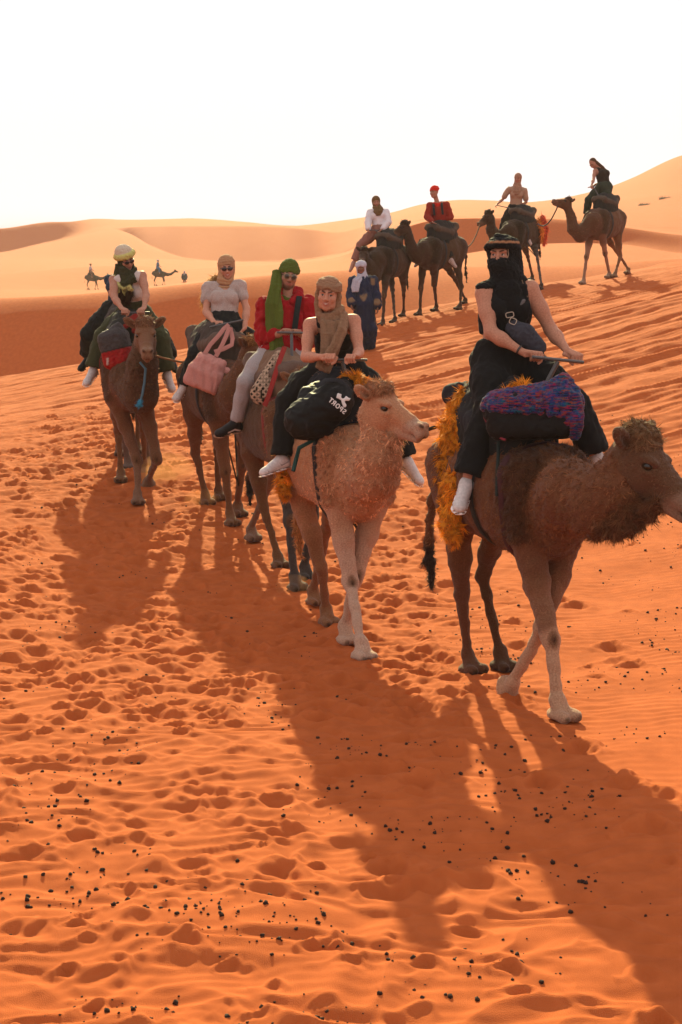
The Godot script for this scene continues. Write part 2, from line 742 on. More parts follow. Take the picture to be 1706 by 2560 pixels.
func make_materials() -> void:
	var simplex := FastNoiseLite.TYPE_SIMPLEX_SMOOTH
	var cellular := FastNoiseLite.TYPE_CELLULAR
	var grain := noise_tex(0.09, simplex, 4, [], 512, 5)
	var tone := noise_tex(0.02, simplex, 4, [Color(0.78, 0.78, 0.78), Color(1, 1, 1)], 512, 8)
	var curls := noise_tex(0.045, cellular, 2, [], 512, 9, 1)
	var fuzz := noise_tex(0.16, simplex, 3, [], 512, 11)
	var mottle := noise_tex(0.03, simplex, 4, [Color(0.72, 0.70, 0.68), Color(1, 1, 1)], 512, 12)
	var weave := Image.create(64, 64, false, Image.FORMAT_RGBA8)
	for y in 64:
		for x in 64:
			var v := 0.5 + 0.25 * sin(x * TAU / 8.0) * (1.0 if (y / 4) % 2 == 0 else -1.0) + 0.2 * sin(y * TAU / 8.0)
			weave.set_pixel(x, y, Color(v, v, v))
	var woven := ImageTexture.create_from_image(weave)
	var lace := noise_tex(0.08, cellular, 1, [Color(0.45, 0.42, 0.40), Color(1, 1, 1)], 256, 14)
	M.skin = stuff_mat("skin", 0.55, fuzz, 0.05, 6.0, tone)
	M.coat = stuff_mat("camel coat", 0.9, curls, 0.7, 4.0, mottle, 0.2)
	M.short_coat = stuff_mat("short coat", 0.9, fuzz, 0.35, 5.0, mottle, 0.15)
	M.cloth = stuff_mat("cloth", 0.92, woven, 0.12, 9.0, tone, 0.06)
	M.knit = stuff_mat("knitted cloth", 0.95, woven, 0.30, 5.0, tone, 0.10)
	M.knit.backlight_enabled = true
	M.knit.backlight = Color(0.3, 0.3, 0.3)
	M.lace = stuff_mat("lace", 0.9, lace, 0.3, 12.0, lace, 0.2)
	M.nylon = stuff_mat("nylon", 0.6, grain, 0.12, 3.0, tone)
	M.leather = stuff_mat("shoe leather", 0.5, fuzz, 0.05, 4.0, tone)
	M.rubber = stuff_mat("rubber", 0.8, null, 0.0, 4.0, null)
	M.gloss = stuff_mat("gloss", 0.22, null, 0.0, 1.0, null, 0.0, 0.5)
	M.steel = stuff_mat("worn steel", 0.38, fuzz, 0.03, 8.0, tone, 0.0, 0.4)
	M.steel.metallic = 0.5
	M.rope = stuff_mat("rope", 0.95, woven, 0.4, 14.0, tone)
	M.dung = stuff_mat("dung", 0.75, fuzz, 0.25, 20.0, tone)
	var dye := Image.create(128, 128, false, Image.FORMAT_RGBA8)
	var dr := RandomNumberGenerator.new()
	dr.seed = 6
	var dyes := [Color(0.10, 0.17, 0.36), Color(0.48, 0.08, 0.22), Color(0.07, 0.30, 0.36), Color(0.15, 0.11, 0.26), Color(0.50, 0.22, 0.12), Color(0.05, 0.06, 0.12), Color(0.14, 0.20, 0.40)]
	for y in 128:
		var x := 0
		while x < 128:
			var run := dr.randi_range(3, 14)
			var c: Color = dyes[dr.randi_range(0, 6)]
			for k in run:
				if x + k < 128:
					for w in 1:
						dye.set_pixel(x + k, y, c)
			x += run
	for y in range(0, 128, 2):
		for x in 128:
			if dr.randf() < 0.75:
				dye.set_pixel(x, y + 1, dye.get_pixel(x, y))
	M.ikat = stuff_mat("woven ikat", 0.9, woven, 0.15, 2.6, ImageTexture.create_from_image(dye), 0.2)
	var check := Image.create(32, 32, false, Image.FORMAT_RGBA8)
	for y in 32:
		for x in 32:
			var dot := absi((x + (8 if (y / 8) % 2 == 1 else 0)) % 16 - 8) + absi(y % 8 - 4) < 5
			check.set_pixel(x, y, Color(0.12, 0.10, 0.10) if dot else Color(1, 1, 1))
	M.checked = stuff_mat("checked cloth", 0.95, woven, 0.2, 9.0, ImageTexture.create_from_image(check))
	M.strand = StandardMaterial3D.new()
	M.strand.resource_name = "hair strands"
	M.strand.vertex_color_use_as_albedo = true
	M.strand.roughness = 0.7
	M.strand.metallic_specular = 0.25
	M.strand.backlight_enabled = true
	M.strand.backlight = Color(0.4, 0.4, 0.4)
	M.sand = StandardMaterial3D.new()
	M.sand.resource_name = "orange sand"
	M.sand.albedo_color = Color(0.41, 0.100, 0.027).linear_to_srgb()
	M.sand.albedo_texture = noise_tex(0.012, simplex, 5, [Color(0.88, 0.86, 0.84), Color(1, 1, 1)], 512, 21)
	M.sand.roughness = 0.95
	M.sand.metallic_specular = 0.15
	M.sand.uv1_triplanar = true
	M.sand.uv1_world_triplanar = true
	M.sand.uv1_scale = Vector3.ONE * 0.8
	M.sand.heightmap_enabled = true
	M.sand.heightmap_texture = noise_tex(0.22, simplex, 4, [], 1024, 23)
	M.sand.heightmap_scale = 0.5
	land_noise.seed = 4
	land_noise.noise_type = simplex
	land_noise.frequency = 1.0
	land_noise.fractal_octaves = 3
	fine_noise.seed = 19
	fine_noise.noise_type = simplex
	fine_noise.frequency = 1.0
	fine_noise.fractal_type = FastNoiseLite.FRACTAL_NONE
	rut_noise.seed = 31
	rut_noise.noise_type = simplex
	rut_noise.frequency = 1.0
	rut_noise.fractal_type = FastNoiseLite.FRACTAL_NONE
	wool_noise.seed = 41
	wool_noise.noise_type = cellular
	wool_noise.frequency = 1.0
	wool_noise.fractal_type = FastNoiseLite.FRACTAL_NONE
	wool_noise.cellular_return_type = FastNoiseLite.RETURN_DISTANCE
	fold_noise.seed = 52
	fold_noise.noise_type = simplex
	fold_noise.frequency = 1.0
	fold_noise.fractal_octaves = 2


# ---------------------------------------------------------------- the sand
func crest_z(x: float) -> float:
	return -38.6 - 3.4 * smoothstep(0.5, 5.0, x)

# the broad lie of the near sand: level by the caravan, climbing to the right far side
func land(x: float, z: float) -> float:
	var t := smoothstep(-16.5, -32.0, z) * (1.0 + 0.011 * maxf(0.0, -z - 30.0))
	var h := -0.22 * exp(-pow((z + 14.3) / 3.4, 2.0)) * smoothstep(5.0, 1.0, absf(x))
	h += t * (0.85 + 0.14 * (clampf(x, -14.0, 14.0) - 1.0))
	h += 0.05 * land_noise.get_noise_2d(x * 0.22, z * 0.22)
	return h

func churn(x: float, z: float) -> float:
	var edge := 1.3 + 0.55 * land_noise.get_noise_2d(x * 0.5 + 40.0, z * 0.5) - 0.05 * (z + 10.0)
	if z > -8.0:
		edge += (z + 8.0) * 0.7
	return smoothstep(edge + 0.9, edge - 0.9, x) * smoothstep(-27.0, -21.0, z)

func detail(x: float, z: float, d: float) -> float:
	var c := churn(x, z)
	var h := 0.0
	# trampled hummocks, longer across than along
	var wx := x + 0.25 * fine_noise.get_noise_2d(x * 1.3, z * 1.3 + 70.0)
	var wz := z + 0.22 * fine_noise.get_noise_2d(x * 1.1 + 30.0, z * 1.6)
	var a := fine_noise.get_noise_2d(wx * 1.5, wz * 2.9)
	var b := fine_noise.get_noise_2d(wx * 3.1 + 11.0, wz * 5.6)
	h += c * (0.034 * (0.42 - absf(a)) * (0.55 + 0.9 * absf(fine_noise.get_noise_2d(x * 0.45 + 90.0, z * 0.45))) + 0.013 * b)
	h += 0.022 * fine_noise.get_noise_2d(x * 0.9 + 5.0, z * 0.9)
	# wind ripples
	if d < 30.0:
		var ph := z * 62.0 + x * 7.0 + 5.0 * fine_noise.get_noise_2d(x * 0.8, z * 0.8) + 2.2 * fine_noise.get_noise_2d(x * 3.0, z * 2.0)
		var amp := (0.0046 - 0.0016 * c) * smoothstep(30.0, 12.0, d) * (0.55 + 0.6 * fine_noise.get_noise_2d(x * 0.6 + 9.0, z * 0.6))
		h += amp * sin(ph)
	# wheel and foot ruts that climb the slope behind
	var w := smoothstep(-16.0, -21.0, z + 0.3 * x) * smoothstep(-41.0, -36.0, z)
	if w > 0.0:
		var v := x * 0.58 + z * 0.81
		var u := x * 0.81 - z * 0.58
		var lean := 0.35 * fine_noise.get_noise_2d(u * 0.05, v * 0.15)
		var q := rut_noise.get_noise_2d((v + lean) * 1.8, u * 0.02)
		var q2 := rut_noise.get_noise_2d((v + lean) * 4.4, u * 0.035 + 50.0)
		h += w * (0.085 * (0.4 - absf(q)) + 0.034 * (0.4 - absf(q2))) * smoothstep(-9.0, 0.0, x + 2.0 - (z + 25.0) * 0.2)
		h += w * 0.012 * fine_noise.get_noise_2d(x * 1.2, z * 2.4)
	return h


# the lines that the far dunes are built along, from near to far: (sx, sy, depth)
func dune_lines() -> Array:
	var brow := [Vector3(-900, 760, 56), Vector3(0, 745, 57), Vector3(200, 735, 57), Vector3(400, 717, 58), Vector3(640, 691, 59), Vector3(800, 680, 60), Vector3(900, 673, 60), Vector3(1100, 668, 61), Vector3(1300, 665, 61), Vector3(1450, 663, 62), Vector3(1706, 646, 63), Vector3(2600, 610, 66)]
	var flat := [Vector3(-900, 724, 172), Vector3(0, 724, 172), Vector3(250, 723, 172), Vector3(420, 711, 172), Vector3(640, 685, 150), Vector3(853, 667, 120), Vector3(1100, 640, 112), Vector3(1348, 610, 110), Vector3(1560, 612, 110), Vector3(1706, 633, 108), Vector3(2600, 660, 104)]
	var bank := [Vector3(-900, 690, 210), Vector3(0, 685, 208), Vector3(111, 676, 206), Vector3(223, 667, 204), Vector3(330, 664, 202), Vector3(400, 669, 201), Vector3(430, 675, 200), Vector3(558, 667, 200), Vector3(700, 660, 190), Vector3(853, 640, 150), Vector3(960, 590, 122), Vector3(1040, 560, 115), Vector3(1120, 547, 114), Vector3(1348, 546, 113.5), Vector3(1450, 552, 113.5), Vector3(1560, 568, 113), Vector3(1706, 587, 112), Vector3(2600, 640, 108)]
	var strip := [Vector3(-900, 652, 300), Vector3(0, 650, 300), Vector3(400, 648, 300), Vector3(700, 655, 290), Vector3(853, 634, 260), Vector3(960, 584, 230), Vector3(1040, 555, 220), Vector3(1120, 545, 200), Vector3(1348, 544, 190), Vector3(1450, 549, 185), Vector3(1560, 564, 180), Vector3(1706, 584, 170), Vector3(2600, 630, 165)]
	var toe := [Vector3(-900, 645, 335), Vector3(0, 632, 345), Vector3(90, 614, 354), Vector3(170, 597, 361), Vector3(250, 577, 371), Vector3(290, 574, 374), Vector3(330, 587, 364), Vector3(380, 616, 338), Vector3(470, 645, 305), Vector3(700, 652, 294), Vector3(853, 630, 264), Vector3(960, 580, 234), Vector3(1040, 551, 224), Vector3(1120, 541, 206), Vector3(1348, 538, 198), Vector3(1560, 555, 190), Vector3(1706, 565, 182), Vector3(2600, 590, 180)]
	var ridge := [Vector3(-900, 640, 338), Vector3(0, 628, 348), Vector3(90, 611, 357), Vector3(170, 593, 364), Vector3(250, 573, 375), Vector3(290, 570, 378), Vector3(330, 568, 370), Vector3(400, 566, 356), Vector3(470, 565, 336), Vector3(600, 565, 326), Vector3(700, 567, 322), Vector3(780, 574, 300), Vector3(853, 580, 290), Vector3(960, 552, 280), Vector3(1040, 532, 280), Vector3(1120, 520, 270), Vector3(1348, 518, 260), Vector3(1520, 505, 250), Vector3(1706, 480, 240), Vector3(2600, 400, 240)]
	var skyline := [Vector3(-900, 590, 345), Vector3(0, 571, 357), Vector3(110, 556, 368), Vector3(178, 554, 374), Vector3(236, 547, 400), Vector3(312, 549, 420), Vector3(400, 548, 420), Vector3(490, 546, 420), Vector3(625, 556, 400), Vector3(700, 564, 370), Vector3(760, 563, 370), Vector3(870, 549, 380), Vector3(980, 531, 380), Vector3(1050, 512, 380), Vector3(1142, 500, 380), Vector3(1230, 502, 380), Vector3(1305, 507, 380), Vector3(1414, 494, 370), Vector3(1520, 468, 350), Vector3(1578, 446, 340), Vector3(1706, 388, 330), Vector3(2600, 150, 330)]
	return [brow, flat, bank, strip, toe, ridge, skyline]

func along(line: Array, sx: float) -> Vector2:
	var n := line.size()
	var i := 0
	while i < n - 2 and line[i + 1].x < sx:
		i += 1
	var a: Vector3 = line[i]
	var b: Vector3 = line[i + 1]
	var t: float = clampf((sx - a.x) / (b.x - a.x), 0.0, 1.0)
	var p: Vector3 = line[maxi(i - 1, 0)]
	var q: Vector3 = line[mini(i + 2, n - 1)]
	var w := b.x - a.x
	var ma := Vector2(b.y - p.y, b.z - p.z) / maxf(b.x - p.x, 1.0) * w
	var mb := Vector2(q.y - a.y, q.z - a.z) / maxf(q.x - a.x, 1.0) * w
	var t2 := t * t
	var t3 := t2 * t
	return Vector2(a.y, a.z) * (2 * t3 - 3 * t2 + 1) + ma * (t3 - 2 * t2 + t) + Vector2(b.y, b.z) * (-2 * t3 + 3 * t2) + mb * (t3 - t2)


var g_cols := PackedFloat32Array()
var g_rows := PackedFloat32Array()      # depth of the near rows
var g_near := 0
var g_total := 0
var g_split := 0
var g_lines: Array = []
var g_out: Array = []
const SEGS := [10, 26, 10, 14, 26, 8, 14, 18, 18, 22, 4]

func near_z(d: float) -> float:
	return -(d - 3.0 * tilt_s) / tilt_c

# one column strip of the sand, from under the lens to beyond the last dune
func _column(i: int) -> void:
	var sx := g_cols[i]
	var u := (sx - MID.x) / FOCAL
	var out := PackedVector3Array()
	var dc := 42.0
	for k in 6:
		dc = -crest_z(u * dc) * tilt_c + 2.6 * tilt_s
	for r in g_near:
		var d := g_rows[r]
		if r >= g_split:
			d = lerpf(g_rows[g_split], dc, float(r - g_split) / (g_near - 1 - g_split))
		var x := u * d
		var z := near_z(d)
		out.append(Vector3(x, land(x, z) + detail(x, z, d), z))
	var last := out[out.size() - 1]
	var knots: Array = []
	for l in g_lines:
		var s := along(l, sx)
		knots.append(at(sx, s.x, s.y))
	var brow: Vector3 = knots[0]
	var steep := lerpf(0.64, 0.30, smoothstep(600.0, 1300.0, sx))
	var w := lerpf(1.5, 3.0, smoothstep(300.0, 1300.0, sx))
	var deep := 7.0
	var flat_dir := Vector3(u, 0, -1).normalized()
	var foot := brow - flat_dir * deep
	foot.y = brow.y - steep * (deep - w * (1.0 - exp(-deep / w)))
	var dip := brow.lerp(knots[1], 0.14)
	dip.y = minf(brow.y - 0.9, dip.y - 0.9)
	var dip2: Vector3 = knots[2].lerp(knots[3], 0.12)
	dip2.y = minf(knots[2].y - 1.2, dip2.y - 1.0)
	var end: Vector3 = knots[6] + flat_dir * 160.0
	end.y = knots[6].y - 30.0
	var path := [last, foot, brow, dip, knots[1], knots[2], dip2, knots[3], knots[4], knots[5], knots[6], end]
	for s in SEGS.size():
		var a: Vector3 = path[s]
		var b: Vector3 = path[s + 1]
		for r in SEGS[s]:
			var t: float = float(r + 1) / SEGS[s]
			var p := a.lerp(b, t)
			if s == 1:
				var d: float = (1.0 - t) * deep
				p.y = brow.y - steep * (d - w * (1.0 - exp(-d / w)))
			elif s == 0:
				p.y = lerpf(a.y, b.y, t)
			elif s in [4, 7, 9]:
				p.y = lerpf(a.y, b.y, lerpf(t, smoothstep(0.0, 1.0, t), 0.45))
			var dd := -p.z
			if s > 0:
				p.y += (0.0011 * dd * land_noise.get_noise_2d(p.x * 12.0 / dd, p.z * 9.0 / dd) + 0.05 * fine_noise.get_noise_2d(p.x * 0.25, p.z * 0.25)) * sin(t * PI)
			out.append(p)
	g_out[i] = out


func make_sand() -> void:
	var d := 1.6
	while d < 5.2:
		g_rows.append(d)
		d *= 1.06
	while d < 24.0:
		g_rows.append(d)
		d *= 1.0023
	g_split = g_rows.size()
	g_rows.append(24.0)
	for i in 330:
		g_rows.append(24.0)
	g_near = g_rows.size()
	var sx := -2300.0
	while sx < 4000.0:
		g_cols.append(sx)
		var off := maxf(0.0, absf(sx - 853.0) - 960.0)
		sx += 2.9 + off * 0.06
	g_lines = dune_lines()
	g_out.resize(g_cols.size())
	var id := WorkerThreadPool.add_group_task(_column, g_cols.size(), -1, true)
	WorkerThreadPool.wait_for_group_task_completion(id)
	var nc := g_cols.size()
	var nr: int = g_out[0].size()
	var v := PackedVector3Array()
	v.resize(nc * nr)
	for c in nc:
		var col: PackedVector3Array = g_out[c]
		for r in nr:
			v[r * nc + c] = col[r]
	g_out.clear()
	press_prints(v, nc)
	var nn := PackedVector3Array()
	nn.resize(nc * nr)
	for r in nr:
		for c in nc:
			var at_i := r * nc + c
			var a := v[at_i + (1 if c < nc - 1 else 0)] - v[at_i - (1 if c > 0 else 0)]
			var b := v[at_i + (nc if r < nr - 1 else 0)] - v[at_i - (nc if r > 0 else 0)]
			nn[at_i] = a.cross(b).normalized()
	var ix := PackedInt32Array()
	ix.resize((nc - 1) * (nr - 1) * 6)
	var w := 0
	for r in nr - 1:
		for c in nc - 1:
			var a := r * nc + c
			ix[w] = a
			ix[w + 1] = a + nc
			ix[w + 2] = a + 1
			ix[w + 3] = a + 1
			ix[w + 4] = a + nc
			ix[w + 5] = a + nc + 1
			w += 6
	var arr := []
	arr.resize(Mesh.ARRAY_MAX)
	arr[Mesh.ARRAY_VERTEX] = v
	arr[Mesh.ARRAY_NORMAL] = nn
	arr[Mesh.ARRAY_INDEX] = ix
	var m := ArrayMesh.new()
	m.add_surface_from_arrays(Mesh.PRIMITIVE_TRIANGLES, arr)
	m.surface_set_material(0, M.sand)
	var o := MeshInstance3D.new()
	o.name = "sand_ground"
	o.mesh = m
	o.set_meta("kind", "structure")
	o.set_meta("label", "rippled orange desert sand with footprints and far dunes")
	add_child(o)


# hollows left by feet: [x, z, radius, depth, turn, long]
func plan_prints() -> void:
	var r := RandomNumberGenerator.new()
	r.seed = 12
	var tries := 0
	while prints.size() < 540 and tries < 30000:
		tries += 1
		var z := -r.randf_range(5.2, 26.0)
		var x := r.randf_range(-0.27, 0.24) * -z
		var lane := exp(-pow((x + 1.0 - 0.06 * (z + 10.0)) / 0.75, 2.0)) + 0.8 * exp(-pow((x - 0.35) / 0.4, 2.0)) + 0.6 * exp(-pow((x + 3.0) / 0.6, 2.0)) + 0.25 * exp(-pow((x - 1.75) / 0.3, 2.0))
		if r.randf() > lane * 0.8 + churn(x, z) * 0.06 + 0.02:
			continue
		prints.append([x, z, 0.05 + 0.10 * pow(r.randf(), 1.4), r.randf_range(0.006, 0.030), r.randf_range(-0.7, 0.7), r.randf_range(0.45, 0.95)])
	tries = 0
	while prints.size() < 1500 and tries < 40000:
		tries += 1
		var z := -r.randf_range(9.5, 27.0)
		var x := r.randf_range(-0.25, 0.12) * -z
		var lane := exp(-pow((x + 1.1 - 0.05 * (z + 10.0)) / 0.9, 2.0)) + exp(-pow((x - 0.3) / 0.5, 2.0)) + 0.7 * exp(-pow((x + 3.3) / 0.9, 2.0))
		if r.randf() > lane * 0.9 + 0.03:
			continue
		prints.append([x, z, r.randf_range(0.08, 0.14), r.randf_range(0.018, 0.042), r.randf_range(-0.5, 0.5), r.randf_range(0.6, 1.0)])
	# the path of the four camels on the slope, and the walking guide
	for i in 190:
		var t := r.randf()
		var x := lerpf(-0.6, 9.0, t) + r.randfn(0.0, 0.3)
		var z := lerpf(-34.0, -40.3, smoothstep(0.0, 0.8, t)) + r.randfn(0.0, 0.55)
		prints.append([x, z, r.randf_range(0.09, 0.16), r.randf_range(0.02, 0.05), r.randf_range(-1.0, 1.0), 1.0])
	# a plain line of prints left of the first camel
	for q in [[1065, 1633], [1072, 1682], [1028, 1763], [1130, 1742], [1180, 1740], [1400, 1508], [1440, 1520], [1530, 1620], [1585, 1668], [1560, 1965], [1030, 1500], [1055, 1540], [1630, 2080], [1130, 1885], [1355, 1960], [1450, 1870], [975, 2180], [985, 2235], [1050, 1955], [700, 2185], [690, 2010]]:
		var p := down(q[0], q[1])
		prints.append([p.x, p.z, 0.115, 0.036, 0.0, 1.0])

func press_prints(v: PackedVector3Array, nc: int) -> void:
	var low := PackedFloat32Array()
	low.resize(g_near * nc)
	var high := PackedFloat32Array()
	high.resize(g_near * nc)
	for p in prints:
		var px: float = p[0]
		var pz: float = p[1]
		var rad: float = p[2]
		var d := -pz * tilt_c + 3.0 * tilt_s
		var far := rad * 2.1
		var r0 := 0
		while r0 < g_near and -v[r0 * nc + nc / 2].z < -pz - far:
			r0 += 1
		var ca := cos(p[4])
		var sa := sin(p[4])
		var r := r0
		while r < g_near and -v[r * nc + nc / 2].z < -pz + far + 0.3:
			var dd := -v[r * nc + nc / 2].z
			# columns lie evenly in direction: find the first by halving
			var lo := 0
			var hi := nc - 1
			while lo < hi:
				var m := (lo + hi) / 2
				if v[r * nc + m].x < px - far:
					lo = m + 1
				else:
					hi = m
			while lo < nc and v[r * nc + lo].x < px + far:
				var q := v[r * nc + lo]
				var ex: float = (q.x - px) * ca + (q.z - pz) * sa
				var ez: float = (-(q.x - px) * sa + (q.z - pz) * ca) / p[5]
				var t := sqrt(ex * ex + ez * ez) / rad
				if t < 2.1:
					t *= 1.0 + 0.26 * fine_noise.get_noise_2d(q.x * 9.0, q.z * 9.0) + 0.15 * cos(3.0 * atan2(ez, ex) + 0.8 + p[4] * 3.0)
					var bowl := 0.5 + 0.5 * cos(PI * minf(t, 1.0))
					var lip := exp(-pow((t - 1.15) / 0.36, 2.0))
					var at_i := r * nc + lo
					low[at_i] = maxf(low[at_i], p[3] * bowl * (1.0 - 0.55 * ez / rad))
					high[at_i] = maxf(high[at_i], p[3] * 0.50 * lip * clampf(0.9 - 0.75 * ez / rad / maxf(t, 0.3), 0.0, 2.0))
				lo += 1
			r += 1
	for i in low.size():
		if low[i] > 0.0 or high[i] > 0.0:
			v[i] += Vector3(0, high[i] * clampf(1.0 - low[i] * 40.0, 0.0, 1.0) - low[i], 0)


# ---------------------------------------------------------------- dung pellets and crumbs
func pellet_mesh(sd: int) -> ArrayMesh:
	var r := RandomNumberGenerator.new()
	r.seed = sd
	var st := SurfaceTool.new()
	st.begin(Mesh.PRIMITIVE_TRIANGLES)
	var rings := 5
	var sides := 7
	var off := Vector3(r.randf() * 20.0, r.randf() * 20.0, sd * 7.0)
	for i in rings + 1:
		for s in sides:
			var a := PI * i / rings
			var b := TAU * s / sides
			var q := Vector3(sin(a) * cos(b), cos(a), sin(a) * sin(b))
			q *= 1.0 + 0.45 * fine_noise.get_noise_3dv(q * 1.1 + off)
			st.set_color(Color(0.050, 0.027, 0.016))
			st.add_vertex(q * Vector3(1.0, 0.8, 0.9))
	for i in rings:
		for s in sides:
			var a := i * sides + s
			var b := i * sides + (s + 1) % sides
			for q in [a, a + sides, b, b, a + sides, b + sides]:
				st.add_index(q)
	st.generate_normals()
	st.set_material(M.dung)
	return st.commit()

func make_pellets() -> void:
	var r := RandomNumberGenerator.new()
	r.seed = 91
	var kinds := [pellet_mesh(1), pellet_mesh(2), pellet_mesh(3), pellet_mesh(4)]
	var spots := []
	var i := 0
	while spots.size() < 3400:
		i += 1
		var d := 5.4 * pow(4.2, pow(r.randf(), 1.0))
		var z := near_z(d)
		var x := r.randf_range(-0.25, 0.25) * d
		var clump := fine_noise.get_noise_2d(x * 0.9 + 200.0, z * 0.9)
		if r.randf() > 0.36 + 1.1 * clump:
			continue
		var size := 0.0035 + 0.0105 * pow(r.randf(), 2.6)
		spots.append([size / d, x, z, size, r.randf() * TAU, r.randf_range(-0.6, 0.6)])
	spots.sort_custom(func(a, b): return a[0] > b[0])
	var mm := MultiMesh.new()
	mm.transform_format = MultiMesh.TRANSFORM_3D
	mm.mesh = kinds[0]
	mm.instance_count = spots.size() - 300
	for n in spots.size():
		var s: Array = spots[n]
		var y := land(s[1], s[2]) + detail(s[1], s[2], -s[2])
		for p in prints:
			var dx: float = s[1] - p[0]
			var dz: float = s[2] - p[1]
			var t2: float = (dx * dx + dz * dz) / (p[2] * p[2])
			if t2 < 1.0:
				y -= p[3] * (1.0 - t2) * (1.6 - 0.6 * (1.0 - t2))
		var tr := Transform3D(Basis.from_euler(Vector3(s[5], s[4], s[5])).scaled(Vector3.ONE * s[3]), Vector3(s[1], y + s[3] * 0.3, s[2]))
		if n < 300:
			var o := MeshInstance3D.new()
			o.name = numbered("dung_pellet")
			o.mesh = kinds[n % 4]
			o.transform = tr
			tag(o, "dry dark camel dung pellet lying loose on the orange sand", "dung pellet", "dung pellets strewn over the sand")
			add_child(o)
		else:
			mm.set_instance_transform(n - 300, tr)
	var rest := MultiMeshInstance3D.new()
	rest.name = "dung_crumbs"
	rest.multimesh = mm
	rest.set_meta("kind", "stuff")
	tag(rest, "tiny dark crumbs of dung and grit scattered over the trampled sand", "crumbs")
	add_child(rest)


# ---------------------------------------------------------------- camels
func col3(c: Color, k: float) -> Color:
	return Color(c.r * k, c.g * k, c.b * k)

# direction from a turn (0 looks at the lens, plus is to the right of the picture) and a rise, in degrees
func look_dir(turn: float, rise := 0.0) -> Vector3:
	var a := deg_to_rad(turn)
	var b := deg_to_rad(rise)
	return Vector3(sin(a) * cos(b), sin(b), cos(a) * cos(b))

func frame_of(f: Vector3, up := Vector3.UP) -> Basis:
	# x: to the animal's own left, y: up, z: forward
	var z := f.normalized()
	var x := up.cross(z).normalized()
	return Basis(x, z.cross(x), z)

